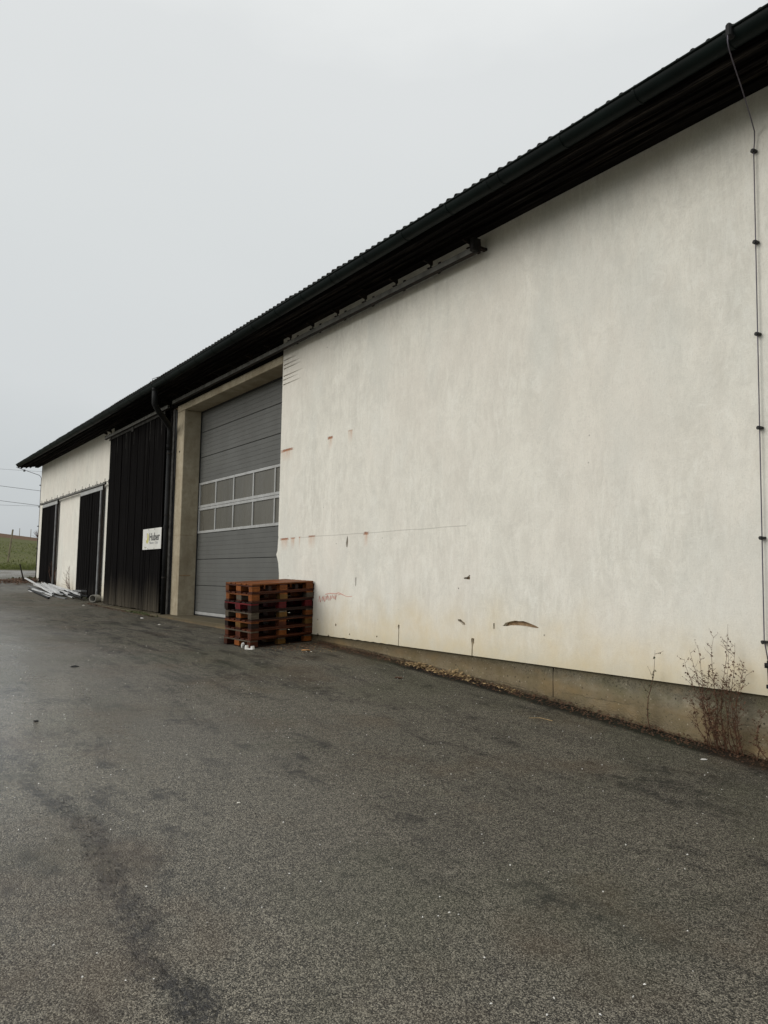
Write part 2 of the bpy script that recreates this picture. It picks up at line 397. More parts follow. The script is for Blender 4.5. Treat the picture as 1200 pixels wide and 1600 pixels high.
M['board'] = mat_simple("white_sign_board", (0.66, 0.655, 0.62), 0.5, 0, 0.06, 4, 0, 0.4, (0.50, 0.49, 0.44))
M['signblack'] = mat_simple("black_sign_print", (0.018, 0.018, 0.02), 0.6)
M['signgrey'] = mat_simple("grey_sign_print", (0.27, 0.27, 0.28), 0.6)
M['signolive'] = mat_simple("olive_sign_print", (0.30, 0.31, 0.20), 0.6)
M['signyellow'] = mat_simple("yellow_green_sign_print", (0.50, 0.47, 0.16), 0.6, 0, 0.2, 10)
M['signpale'] = mat_simple("pale_lilac_sign_print", (0.60, 0.57, 0.60), 0.6)
M['white'] = mat_simple("white_painted_profile", (0.62, 0.63, 0.64), 0.45, 0, 0.12, 6, 0, 0.5, (0.33, 0.33, 0.31))
M['paper'] = mat_simple("white_wet_paper", (0.72, 0.71, 0.68), 0.6, 0, 0.1, 20)
M['red'] = mat_simple("faded_red_chalk", (0.58, 0.29, 0.24), 0.8, 0, 0.25, 25)
M['stone'] = mat_simple("pale_stone_chip", (0.55, 0.53, 0.47), 0.7, 0, 0.3, 40)
M['stem'] = mat_simple("dry_reddish_stem", (0.085, 0.036, 0.018), 0.8, 0, 0.4, 15)
M['deadleaf'] = mat_simple("dead_brown_leaf", (0.085, 0.042, 0.020), 0.75, 0, 0.6, 9)
M['greenleaf'] = mat_simple("dark_green_weed_leaf", (0.045, 0.055, 0.02), 0.7, 0, 0.5, 9)
M['litter'] = mat_simple("wet_straw_litter", (0.33, 0.23, 0.11), 0.75, 0, 0.55, 30)
M['moss'] = mat_simple("green_moss", (0.045, 0.052, 0.014), 0.9, 0, 0.5, 15)
M['chip_orange'] = mat_simple("fresh_wood_chip", (0.45, 0.24, 0.09), 0.7, 0, 0.2, 15)
M['postwood'] = mat_simple("pale_fence_post_wood", (0.20, 0.17, 0.11), 0.85, 0, 0.4, 4, 0.2)
M['wire'] = mat_simple("power_cable", (0.10, 0.105, 0.115), 0.6)
M['clay'] = mat_simple("grey_clay_pipe", (0.23, 0.22, 0.19), 0.7, 0, 0.2, 8)

def mat_field():
    t = NT("field_soil_and_crop", 0.95, spec=0.1)
    xs = t.xyz()
    n = t.noise(0.5, 6, 0.7); n2 = t.noise(0.06, 4, 0.6); n3 = t.noise(3.5, 4, 0.7)
    g = t.mix(t.rng(n, 0.35, 0.65), (0.058, 0.070, 0.022), (0.10, 0.108, 0.042))
    g = t.mix(t.math('MULTIPLY', t.rng(n3, 0.5, 0.7), 0.55), g, (0.11, 0.085, 0.05))
    g = t.mix(t.rng(n2, 0.4, 0.65), g, t.mix(0.5, g, (0.10, 0.095, 0.045)))
    v = t.math('ADD', xs['X'], t.math('MULTIPLY', n2, 14.0))
    band = t.math('GREATER_THAN', v, -146.0)
    br = t.mix(t.rng(n, 0.3, 0.7), (0.085, 0.052, 0.032), (0.13, 0.082, 0.05))
    c = t.mix(band, br, g)
    t.color(c)
    t.bump(n3, 0.6, 0.08)
    return t.m
M['field'] = mat_field()
M['grass'] = mat_simple("verge_grass", (0.115, 0.135, 0.03), 0.85, 0, 0.5, 2.5)

# ------------------------------------------------------------------ mesh helpers
def mesh(name, verts, faces, mat=None, smooth=False):
    me = bpy.data.meshes.new(name)
    me.from_pydata([tuple(v) for v in verts], [], faces)
    if mat: me.materials.append(M[mat] if isinstance(mat, str) else mat)
    if smooth:
        me.polygons.foreach_set('use_smooth', [True] * len(me.polygons))
    me.update()
    return me
def link(name, me, parent=None, loc=(0, 0, 0), rot=None, scale=None):
    o = bpy.data.objects.new(name, me)
    COL.objects.link(o)
    if parent: o.parent = parent
    o.location = loc
    if rot is not None: o.rotation_euler = rot
    if scale is not None: o.scale = scale
    return o
def tag(o, label, cat, group=None, kind=None):
    if label: o['label'] = label
    if cat: o['category'] = cat
    if group: o['group'] = group
    if kind: o['kind'] = kind
    return o
def thing(name, label, cat, loc=(0, 0, 0), group=None, rot=None):
    o = bpy.data.objects.new(name, None)
    COL.objects.link(o)
    o.location = loc
    o.empty_display_size = 0.2
    if rot is not None: o.rotation_euler = rot
    return tag(o, label, cat, group)
class Geo:
    def __init__(s): s.v = []; s.f = []
    def add(s, v, f):
        k = len(s.v); s.v += [tuple(x) for x in v]; s.f += [tuple(i + k for i in q) for q in f]
        return s
    def box(s, x0, x1, y0, y1, z0, z1, b=0.0):
        if b <= 0:
            v = [(x, y, z) for z in (z0, z1) for y in (y0, y1) for x in (x0, x1)]
            return s.add(v, [(0, 2, 3, 1), (4, 5, 7, 6), (0, 1, 5, 4), (2, 6, 7, 3), (0, 4, 6, 2), (1, 3, 7, 5)])
        bm = bmesh.new()
        bmesh.ops.create_cube(bm, size=1)
        for q in bm.verts:
            q.co = ((x0 + x1) / 2 + q.co.x * (x1 - x0), (y0 + y1) / 2 + q.co.y * (y1 - y0), (z0 + z1) / 2 + q.co.z * (z1 - z0))
        bmesh.ops.bevel(bm, geom=bm.edges[:], offset=b, segments=1, affect='EDGES', profile=0.5)
        bm.verts.index_update()
        s.add([q.co[:] for q in bm.verts], [[q.index for q in f.verts] for f in bm.faces]); bm.free()
        return s
    def tube(s, pts, r, n=8, caps=True):
        pts = [Vector(p) for p in pts]
        rs = r if isinstance(r, (list, tuple)) else [r] * len(pts)
        k = len(s.v); prev = None
        for i, p in enumerate(pts):
            d = (pts[min(i + 1, len(pts) - 1)] - pts[max(i - 1, 0)]).normalized()
            if prev is None:
                a = Vector((0, 0, 1)) if abs(d.z) < 0.9 else Vector((1, 0, 0))
                u = d.cross(a).normalized()
            else:
                u = (prev - d * prev.dot(d)).normalized()
            prev = u; w = d.cross(u)
            for j in range(n):
                t = 2 * PI * j / n
                s.v.append(tuple(p + (u * math.cos(t) + w * math.sin(t)) * rs[i]))
        for i in range(len(pts) - 1):
            for j in range(n):
                a = k + i * n + j; b = k + i * n + (j + 1) % n
                s.f.append((a, b, b + n, a + n))
        if caps:
            s.f.append(tuple(k + j for j in range(n))[::-1])
            s.f.append(tuple(k + (len(pts) - 1) * n + j for j in range(n)))
        return s
    def prism(s, poly, y0, y1):   # polygon in x,z extruded in y
        n = len(poly)
        v = [(p[0], y0, p[1]) for p in poly] + [(p[0], y1, p[1]) for p in poly]
        f = [tuple(range(n))[::-1], tuple(range(n, 2 * n))] + [(i, (i + 1) % n, n + (i + 1) % n, n + i) for i in range(n)]
        return s.add(v, f)
    def obj(s, name, mat, parent=None, smooth=False, loc=(0, 0, 0), rot=None):
        return link(name, mesh(name, s.v, s.f, mat, smooth), parent, loc, rot)
def part(name, parent, kind=None, label=None):
    o = bpy.data.objects.new(name, None); COL.objects.link(o); o.parent = parent; o.empty_display_size = 0.1
    return o

# ------------------------------------------------------------------ terrain
KN = [(-70, 1.3), (-48, 1.16), (-40, 0.95), (-34, 0.66), (-31, 0.50), (-28, 0.33), (-26, 0.21), (-24, 0.10), (-18, 0.0), (-15, -0.04), (-11.5, -0.085), (-9, -0.18), (-6.6, -0.31), (-4.9, -0.43), (-3.7, -0.53), (0, -0.68), (6, -0.84), (60, -1.5)]
def gx(x):
    if x <= KN[0][0]: return KN[0][1]
    if x >= KN[-1][0]: return KN[-1][1]
    for (a, za), (b, zb) in zip(KN, KN[1:]):
        if a <= x <= b:
            t = (x - a) / (b - a)
            return za + (zb - za) * t
def lerp(a, b, t): return a + (b - a) * max(0, min(1, t))
def yard(x, y):
    g = (gx(x - 0.8) + gx(x) + gx(x + 0.8)) / 3
    d = max(0.0, -y)
    z = g - 0.055 * min(d, 1.4) - 0.012 * min(max(d - 1.4, 0), 5)
    z += 0.012 * noise.noise((x * 0.35, y * 0.35, 0))
    return z
def terrain(x, y):
    z = yard(x, y)
    if x < -47:
        t = -47 - x
        hx = min(t, 108) * 0.052 + 0.13 * min(t, 4) / 4 + max(0, min(t - 108, 32)) * 0.085
        hx -= max(-3, min(3, 0.09 * (y - 21))) * lerp(0, 1, t / 120)
        hx += 0.15 * noise.noise((x * 0.03, y * 0.03, 2)) * lerp(0, 1, t / 30)
        z = 1.15 + hx
    return z
def grid(name, xs, ys, fn, mat, edge=None):
    v = []; nx, ny = len(xs), len(ys)
    for j, y in enumerate(ys):
        for i, x in enumerate(xs):
            xx = x + (edge(y) if (edge and i == 0) else 0)
            v.append((xx, y, fn(xx, y)))
    f = [(j * nx + i, j * nx + i + 1, (j + 1) * nx + i + 1, (j + 1) * nx + i) for j in range(ny - 1) for i in range(nx - 1)]
    return link(name, mesh(name, v, f, mat, True))
def seq(a, b, n): return [a + (b - a) * i / (n - 1) for i in range(n)]
gxs = [-900, -600, -400, -300, -240] + seq(-200, -46.9, 100) + seq(-45, 60, 50) + [100, 200, 400, 900]
gys = [-900, -500, -250, -120, -80] + seq(-60, 80, 80) + [120, 250, 500, 900]
g = grid('ground', gxs, gys, lambda x, y: terrain(x, y) - (0.03 if x > -47 else 0), 'field')
tag(g, None, None, None, 'structure')
axs = seq(-47.6, -36, 24) + seq(-35.5, 3, 150)[0:] + seq(4, 40, 30)
ays = seq(-30, -8, 14) + seq(-7.7, 0.6, 40) + seq(1, 26, 14)
a = grid('asphalt_yard', axs, ays, yard, 'asphalt', edge=lambda y: 0.35 * noise.noise((y * 0.8, 3, 0)))
tag(a, None, None, None, 'structure')

# ------------------------------------------------------------------ warehouse
XL, XR = -34.5, 6.0          # ends of the building
DEPTH = 13.0
ZW = 5.52                    # top of the front wall under the soffit
house = thing('warehouse', 'long white plastered farm warehouse with black eaves, grey gate and black boarded doors', 'warehouse', (0, 0, 0))

# masonry core behind the plaster
core = Geo()
def groundline(x): return yard(x, 0) - 0.25
core.box(XL + 0.02, -18.45, 0.045, 0.34, -0.6, ZW + 0.1)
core.box(-12.87 + 0.003, XR - 0.02, 0.05, 0.34, -1.2, ZW + 0.1)
core.box(-18.45, -12.867, 0.045, 0.34, 5.2, ZW + 0.1)
core.obj('masonry_wall', 'core', house)
back = Geo()
back.box(XL, XR, DEPTH, DEPTH + 0.3, -1.3, ZW)
back.obj('rear_wall', 'plaster', house)
# roof pitch
EY, EZ = -0.80, 5.44         # eave tile edge
RY = DEPTH / 2 + 0.15
SL = math.tan(math.radians(21))
RZ = EZ + (RY - EY) * SL
for xx, nm in ((XL, 'gable_wall'), (XR - 0.3, 'gable_wall')):
    gg = Geo()
    poly = [(0.045 if xx < 0 else 0.045, -1.2), (DEPTH, -1.2), (DEPTH, 5.5), (RY, RZ - 0.25), (0.045, 5.5)]
    n = len(poly)
    v = [(xx, p[0], p[1]) for p in poly] + [(xx + 0.3, p[0], p[1]) for p in poly]
    gg.add(v, [tuple(range(n))[::-1], tuple(range(n, 2 * n))] + [(i, (i + 1) % n, n + (i + 1) % n, n + i) for i in range(n)])
    gg.obj(nm, 'plaster', house)

# plaster skins with real holes
def skin(name, outer, holes, y0, y1, mat, parent):
    loops = [[Vector((p[0], p[1], 0)) for p in outer]] + [[Vector((p[0], p[1], 0)) for p in h] for h in holes]
    flat = [p for l in loops for p in l]
    tris = tessellate_polygon(loops)
    n = len(flat)
    v = [(p.x, y0, p.y) for p in flat] + [(p.x, y1, p.y) for p in flat]
    f = []
    for t in tris:
        a, b, c = (flat[i] for i in t)
        s = (b.x - a.x) * (c.y - a.y) - (b.y - a.y) * (c.x - a.x)
        f.append(tuple(t) if s > 0 else tuple(t)[::-1])     # faces -y
    k = 0
    for l in loops:
        m = len(l)
        for i in range(m):
            f.append((k + i, k + (i + 1) % m, n + k + (i + 1) % m, n + k + i))
        k += m
    me = mesh(name, v, f, mat)
    bm = bmesh.new(); bm.from_mesh(me); bmesh.ops.recalc_face_normals(bm, faces=bm.faces); bm.to_mesh(me); bm.free()
    o = link(name, me, parent)
    # front must face -y
    return o
def chip(cx, cz, pts): return [(cx + a, cz + b) for a, b in pts]
def blob(cx, cz, rx, rz, n=10, j=0.35, seed=0):
    r = random.Random(seed + int(cx * 100))
    return [(cx + rx * math.cos(2 * PI * i / n) * (1 - j * r.random()), cz + rz * math.sin(2 * PI * i / n) * (1 - j * r.random())) for i in range(n)]
holes = []
# long torn chip right of the middle
up = [(-6.93, 0.43), (-6.88, 0.47), (-6.80, 0.49), (-6.72, 0.505), (-6.66, 0.50), (-6.58, 0.505), (-6.50, 0.49), (-6.44, 0.475), (-6.38, 0.46), (-6.33, 0.44), (-6.42, 0.435), (-6.55, 0.445), (-6.66, 0.45), (-6.78, 0.445), (-6.87, 0.43)]
holes.append(up)
holes.append(chip(-7.58, 0.995, [(-0.07, -0.012), (-0.06, 0.008), (0.0, 0.012), (0.03, 0.035), (0.055, 0.04), (0.05, -0.02), (0.0, -0.018)]))
holes.append(chip(-7.69, 0.43, [(-0.07, 0.035), (-0.02, 0.04), (0.02, 0.02), (0.07, 0.0), (0.08, -0.03), (0.03, -0.03), (-0.01, 0.0), (-0.06, 0.01)]))
holes.append(chip(-7.08, 0.42, [(-0.012, -0.04), (-0.015, 0.03), (0.012, 0.035), (0.012, -0.035)]))
holes.append(chip(-10.47, 1.54, [(-0.035, -0.08), (-0.045, -0.02), (-0.02, 0.06), (0.0, 0.1), (0.02, 0.02), (0.01, -0.09)]))
holes.append(chip(-10.2, 0.92, [(-0.012, -0.07), (-0.014, 0.06), (0.01, 0.065), (0.01, -0.07)]))
for q in ((-11.35, 0.27, 0.02, 0.028), (-10.77, 0.22, 0.025, 0.035), (-10.35, 0.1, 0.02, 0.02), (-7.75, 0.86, 0.012, 0.012), (-9.6, 0.12, 0.02, 0.02)):
    holes.append(blob(*q, n=7))
# scored lines beside the gate head
for z0, x1 in ((4.99, -12.25), (4.90, -12.16), (4.83, -12.14), (4.69, -12.05), (4.62, -12.25), (4.53, -12.1)):
    holes.append([(-12.84, z0 - 0.012), (-12.84, z0 + 0.010), (x1 - 0.25, z0 + 0.006), (x1, z0 + 0.001), (x1 - 0.25, z0 - 0.004)])
bot = [(-12.80, 0.03), (-11.37, 0.03), (-11.36, 0.055), (-11.32, 0.055), (-11.31, 0.03), (-11.02, 0.03), (-11.0, 0.05), (-10.97, 0.045), (-10.96, 0.03)]
x = -10.6
while x < -9.2:
    bot += [(x, 0.03), (x + 0.07, 0.034 + 0.006 * random.random())]; x += 0.21
bot += [(-9.062, 0.03), (-9.058, 0.24), (-9.075, 0.30), (-9.05, 0.335), (-9.03, 0.31), (-9.04, 0.24), (-9.045, 0.03)]
bot += [(-7.49, 0.03), (-7.485, 0.15), (-7.50, 0.22), (-7.49, 0.25), (-7.44, 0.245), (-7.44, 0.19), (-7.465, 0.15), (-7.468, 0.03)]
outer = bot + [(XR, 0.03), (XR, ZW), (-12.87, ZW), (-12.87, 3.2), (-12.872, 1.72), (-12.86, 1.70), (-12.87, 1.66), (-12.885, 1.45), (-12.93, 1.38), (-12.88, 1.30), (-12.84, 1.22), (-12.80, 1.02), (-12.79, 0.96), (-12.80, 0.5)]
skin('plaster_skin', outer, holes, 0.0, 0.05, 'plaster', house)
# far skin
fb = [(x, yard(x, 0) + 0.02 + 0.02 * noise.noise((x * 3, 0, 0))) for x in seq(XL, -24.0, 26)]
skin('plaster_skin', fb + [(-24.0, ZW), (XL, ZW)], [], 0.0, 0.045, 'plaster', house)
skin('plaster_skin', [(-24.0, -0.05), (-18.9, -0.05), (-18.9, ZW), (-24.0, ZW)], [], 0.012, 0.044, 'soffit', house)
Geo().box(-18.9, -12.872, 0.004, 0.04, 5.103, ZW).obj('dark_head_panel', 'soffit', house)  # dark panel added over the masonry above the lintel

# plinth, set back under the plaster edge
pg = Geo()
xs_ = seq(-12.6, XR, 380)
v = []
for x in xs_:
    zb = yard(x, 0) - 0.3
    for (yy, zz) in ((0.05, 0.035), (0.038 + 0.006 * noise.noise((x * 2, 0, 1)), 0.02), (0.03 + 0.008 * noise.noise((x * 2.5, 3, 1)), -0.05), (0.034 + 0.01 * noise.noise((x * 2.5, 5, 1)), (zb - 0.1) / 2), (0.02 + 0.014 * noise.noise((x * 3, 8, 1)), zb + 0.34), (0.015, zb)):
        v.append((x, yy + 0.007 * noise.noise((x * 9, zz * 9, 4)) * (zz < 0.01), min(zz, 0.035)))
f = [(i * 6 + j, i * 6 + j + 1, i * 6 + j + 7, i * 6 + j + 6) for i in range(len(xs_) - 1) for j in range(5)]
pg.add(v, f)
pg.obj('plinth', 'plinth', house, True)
# construction joints in the plinth
for x in (-6.15, -3.2):
    Geo().box(x - 0.003, x + 0.003, 0.026, 0.04, -0.75, 0.02).obj('plinth_joint', 'soffit', house)

# gate surround
sr = Geo()
sr.box(-18.43, -17.95, -0.012, 0.60, -0.15, 4.94, 0.012)
sr.obj('concrete_jamb', 'concrete', house)
sr = Geo()
sr.box(-18.43, -12.872, -0.014, 0.60, 4.943, 5.10, 0.008)
sr.box(-12.90, -12.872, 0.05, 0.6, -0.15, 4.94)
sr.obj('concrete_lintel', 'concrete', house)
# broken corner piece and casting seam on the jamb
Geo().box(-17.957, -17.944, 0.0, 0.28, 0.96, 0.985).obj('broken_edge', 'core', house)
Geo().box(-18.40, -17.944, -0.0145, 0.3, 1.925, 1.93).obj('casting_seam', 'core', house)
Geo().tube([(-18.2, -0.011, 3.95), (-18.2, -0.02, 3.95)], 0.025, 8).obj('anchor_hole', 'seal', house)
# threshold
th = Geo(); th.box(-18.45, -12.7, -0.32, 0.75, -0.25, 0.035, 0.015)
th.obj('threshold', 'slab', house)
# dark room behind the gate and the doors
Geo().box(-19.5, -11.5, 0.75, 0.8, -0.2, 5.4).obj('inner_wall', 'soffit', house)

# sectional gate -------------------------------------------------
gate = part('sectional_gate', house)
GX0, GX1, GY = -17.95, -12.90, 0.42
Geo().box(GX0, GX0 + 0.03, GY - 0.02, GY + 0.05, 0.04, 4.94).box(GX0 + 0.03, GX1, GY + 0.02, GY + 0.05, 0.04, 4.94).box(GX0, GX1, GY - 0.01, GY + 0.05, 4.90, 4.945).obj('rubber_seal', 'seal', gate)
SH = 0.612
def ribbed(h, x0, x1):
    prof = []; n = 6; z = 0.004; p = (h - 0.008) / n
    for i in range(n):
        prof += [(z, 0.0 if i else 0.004), (z + 0.004, 0.0), (z + p - 0.012, 0.0), (z + p - 0.006, 0.0045)]
        z += p
    v = []; f = []
    for z, d in prof: v += [(x0, d, z), (x1, d, z)]
    for i in range(len(prof) - 1): f.append((2 * i, 2 * i + 1, 2 * i + 3, 2 * i + 2))
    k = len(v)
    v += [(x0, 0.04, 0.004), (x1, 0.04, 0.004), (x0, 0.04, h - 0.004), (x1, 0.04, h - 0.004)]
    f += [(k, k + 1, 1, 0), (k - 2, k - 1, k + 3, k + 2)]
    return mesh('gate_section', v, f, 'gatepanel')
sec = ribbed(SH, GX0 + 0.03, GX1)
z0 = 0.14 - 0.0
zs = [0.135, 0.747, 1.359]
for z in zs: link('gate_section', sec, gate, (0, GY, z))
for z in (3.195, 3.807, 4.419): link('gate_section', sec, gate, (0, GY, z))
Geo().box(GX0 + 0.03, GX1, GY - 0.004, GY + 0.04, 0.065, 0.132, 0.004).obj('bottom_rail', 'aluminium', gate)
Geo().box(GX0 + 0.03, GX1, GY, GY + 0.03, 0.037, 0.064).obj('bottom_seal', 'seal', gate)
# glazed sections
zg = [1.971, 2.583]
nW = 5; pw = (GX1 - GX0 - 0.05) / nW
for k, zb in enumerate(zg):
    fr = Geo()
    fr.box(GX0 + 0.03, GX1, GY - 0.012, GY + 0.03, zb + 0.003, zb + 0.062, 0.004)
    fr.box(GX0 + 0.03, GX1, GY - 0.012, GY + 0.03, zb + SH - 0.062, zb + SH - 0.003, 0.004)
    for i in range(nW + 1):
        xm = GX0 + 0.05 + i * pw
        w = 0.026 if 0 < i < nW else 0.04
        fr.box(xm - w, xm + w, GY - 0.009, GY + 0.028, zb + 0.06, zb + SH - 0.06, 0.003)
    fr.obj('window_frame', 'aluminium', gate)
    for i in range(nW):
        xm = GX0 + 0.05 + i * pw
        Geo().box(xm + 0.02, xm + pw - 0.02, GY + 0.012, GY + 0.022, zb + 0.05, zb + SH - 0.05).obj('window_pane', 'pane', gate)

# sliding boarded doors ------------------------------------------
def boarded_door(x0, x1, ztop, zbot, y, w, mat, far=False):
    d = part('sliding_door', house)
    n = round((x1 - x0) / w); w = (x1 - x0) / n
    variants = []
    for q in range(4):
        r = random.Random(q)
        gq = Geo().box(0.003, w - 0.003, -0.011, 0.011, 0, 1, 0.0025)
        variants.append(mesh('plank', gq.v, gq.f, mat))
    cuts = [0.0]
    for i in range(n): cuts.append(cuts[-1] + random.choice((0.75, 0.95, 1.0, 1.1, 1.3)))
    cuts = [x0 + c_ / cuts[-1] * (x1 - x0) for c_ in cuts]
    for i in range(n):
        xa = cuts[i]; sx_ = (cuts[i + 1] - cuts[i]) / w
        zb = zbot(xa + w / 2) + random.uniform(0, 0.025)
        link('plank', variants[i % 4], d, (xa, y + random.choice((0, 0.014, 0.006)), zb), (0, 0, random.uniform(-0.03, 0.03)), (sx_, 1, ztop - zb))
    for za in (zbot((x0 + x1) / 2) + 0.3, ztop - 0.4):
        Geo().box(x0 + 0.02, x1 - 0.02, y + 0.024, y + 0.05, za, za + 0.15).obj('ledge_board', 'soffit', d)
    return d
d1 = boarded_door(-23.97, -19.0, 5.03, lambda x: 0.10 - 0.0055 * (x + 24.2) * 2, -0.10, 0.165, 'doorwood')
Geo().box(-23.96, -19.02, -0.135, -0.114, 5.005, 5.075, 0.003).obj('top_rail', 'greywood', d1)
for xa, za in ((-21.72, 4.93), (-23.92, 4.97)): Geo().box(xa, xa + 0.18, -0.16, -0.136, za, za + 0.14, 0.01).obj('roller_hanger', 'greywood', d1)
for xa in (-23.2, -22.35, -21.6, -20.2, -19.3):   # pale drips of bird lime and bare wood under the rail
    Geo().prism([(xa, 5.0), (xa + 0.03, 5.0), (xa + 0.022, 4.6 - 0.3 * random.random()), (xa + 0.008, 4.55)], -0.1155, -0.112).obj('pale_streak', 'greywood', d1)
d2 = boarded_door(-27.32, -24.78, 3.56, lambda x: yard(x, 0) + 0.04, -0.09, 0.16, 'doorwood_far')
d3 = boarded_door(-33.40, -31.0, 3.56, lambda x: yard(x, 0) + 0.04, -0.09, 0.16, 'doorwood_far')
for d, xa, xb in ((d2, -27.32, -24.60), (d3, -33.40, -30.80)):
    z0 = yard(xb, 0)
    Geo().box(xa, xb, -0.115, -0.06, 3.563, 3.70, 0.004).obj('head_rail', 'aluminium', d)
    Geo().box(xb - 0.175, xb - 0.06, -0.13, -0.05, z0 - 0.1, 3.56, 0.004).obj('steel_post', 'steel', d)
    Geo().box(xb - 0.058, xb, -0.10, -0.05, z0 - 0.1, 3.72, 0.002).obj('shadow_gap_post', 'darksteel', d)
    Geo().box(xa - 0.05, xa - 0.004, -0.11, -0.02, z0, 3.6).obj('edge_strip', 'darksteel', d)

# rails for the doors
def rail(x0, x1, z, y, brackets, nm='door_rail', h=0.075, small=False):
    r = part(nm, house)
    # inverted-C track
    pr = [(0.0, 0.0), (0.0, h), (-0.055, h), (-0.055, 0.0), (-0.042, 0.0), (-0.042, h - 0.014), (-0.013, h - 0.014), (-0.013, 0.0)]
    v = [(xx, y + a, z + b) for xx in (x0, x1) for a, b in pr]
    n = len(pr)
    f = [(i, (i + 1) % n, n + (i + 1) % n, n + i) for i in range(n)]
    f += [(0, 1, 6, 7), (1, 2, 5, 6), (2, 3, 4, 5)] + [(n, n + 7, n + 6, n + 1), (n + 1, n + 6, n + 5, n + 2), (n + 2, n + 5, n + 4, n + 3)]
    link('track', mesh('track', v, f, 'darkrail'), r)
    Geo().box(x0 + 0.002, x1 - 0.002, y - 0.058, y + 0.002, z - 0.014, z - 0.001).obj('dark_underside_strip', 'darksteel', r)  # added dark strip that draws the shaded underside of the track
    b = Geo()
    b.box(-0.025, 0.025, -0.075, 0.005, h, h + 0.012).box(-0.012, 0.012, -0.03, -0.02, h, h + 0.12)
    if not small: b.add([(-0.014, 0.0, h + 0.14), (0.014, 0.0, h + 0.14), (-0.014, -0.15, h + 0.105), (0.014, -0.15, h + 0.105), (-0.014, 0.0, h + 0.06), (0.014, 0.0, h + 0.06), (-0.014, -0.15, h + 0.09), (0.014, -0.15, h + 0.09)],
          [(0, 1, 3, 2), (4, 6, 7, 5), (2, 3, 7, 6), (0, 2, 6, 4), (1, 5, 7, 3)])
    b.box(-0.025, 0.025, y * -1 - 0.012, y * -1, h - 0.02, h + 0.14 - 0.05 * small)
    b.box(-0.012, 0.012, -0.02, y * -1, h + 0.02, h + 0.035)
    bm_ = mesh('rail_bracket', b.v, b.f, 'darksteel')
    for xb in brackets: link('rail_bracket', bm_, r, (xb, y, z))
    return r
M['darkrail'] = mat_simple("grey_track_steel", (0.17, 0.168, 0.155), 0.7, 0.0, 0.3, 6, 0, 0.2, (0.05, 0.048, 0.042))
bx = [-7.39 - 0.82 * i for i in range(21)]
r1 = rail(-18.36, -7.24, 5.125, -0.13, [x for x in bx if x > -18.3])
Geo().box(-7.30, -7.235, -0.24, -0.11, 5.12, 5.29, 0.004).box(-7.30, -7.235, -0.11, 0.0, 5.17, 5.2).obj('end_stop', 'darksteel', r1)
r2 = rail(-24.35, -18.7, 5.085, -0.13, [-24.25] + [x for x in bx if x < -18.5 and x > -24.2])
r3 = rail(-33.75, -24.25, 3.715, -0.09, [-33.6 + 0.925 * i for i in range(11)], h=0.05, small=True)
# downpipe post and black gap beside the gate
Geo().box(-18.66, -18.52, -0.045, 0.0, -0.05, 5.05, 0.005).obj('timber_post', 'greywood', house)
Geo().box(-18.515, -18.434, -0.02, 0.012, 3.35, 5.0).obj('black_strip', 'seal', house)
Geo().box(-18.515, -18.434, -0.02, 0.012, -0.05, 3.348).obj('grey_strip', 'pipe', house)
# kerb slab under the big boarded door
ks = Geo()
for i in range(6):
    xa = -24.25 + i * 0.98
    ks.box(xa + 0.004, xa + 0.976, -0.34 - 0.02 * random.random(), 0.0, -0.35, 0.085 - 0.011 * (i * 0.98) * 1.0, 0.012)
ks.obj('kerb_slab', 'slab', house)

# ---------------- roof
roof = part('roof', house)
def tile_mesh():
    v = []; f = []; n = 16; W = 0.30; L = 0.42
    for i in range(n + 1):
        x = W * i / n
        ph = (x / 0.15) % 1.0
        z = 0.027 * max(0, math.sin(PI * min(1, ph / 0.62))) ** 1.2 if ph < 0.62 else 0.0
        for (yy, dz) in ((0, 0), (L, 0), (0, -0.018), (L, -0.018)):
            v.append((x, yy, z + dz))
    for i in range(n):
        a = 4 * i; b = a + 4
        f += [(a, b, b + 1, a + 1), (a, a + 2, b + 2, b), (a + 2, a + 3, b + 3, b + 2)]
    return mesh('roof_tile', v, f, 'tile', True)
tm = tile_mesh()
ang = math.atan(SL)
ntile = int((XR + 0.8 - (XL - 0.8)) / 0.30)
for i in range(ntile):
    link('roof_tile', tm, roof, (XL - 0.8 + i * 0.30, EY + random.uniform(-0.008, 0.008), EZ + 0.075 + random.uniform(-0.004, 0.004)), (ang + random.uniform(-0.006, 0.006), 0, random.uniform(-0.006, 0.006)))
# the rest of the slope: courses of the same tiles as one ribbed part
cg = Geo()
rows = int((RY - EY) / math.cos(ang) / 0.34)
nseg = ntile * 8
for side in (0, 1):
    for r in range(1 if side == 0 else 0, rows + 1):
        base = len(cg.v)
        for i in range(nseg + 1):
            x = XL - 0.8 + ntile * 0.3 * i / nseg
            ph = (i % 4) / 4.0
            zz = (0.0, 0.026, 0.026, 0.0)[i % 4]
            for q in (0, 1):
                s_ = min((r + q) * 0.34 + (0.03 if q else -0.03), (RY - EY) / math.cos(ang))
                yy = EY + s_ * math.cos(ang); z = EZ + 0.055 + s_ * math.sin(ang) + zz + (0.014 if q == 0 else -0.004)
                if side: yy = 2 * RY - yy
                cg.v.append((x, yy, z))
        for i in range(nseg):
            a = base + 2 * i
            cg.f.append((a, a + 2, a + 3, a + 1) if side == 0 else (a, a + 1, a + 3, a + 2))
o = cg.obj('tile_courses', 'tile', roof); o['kind'] = 'stuff'
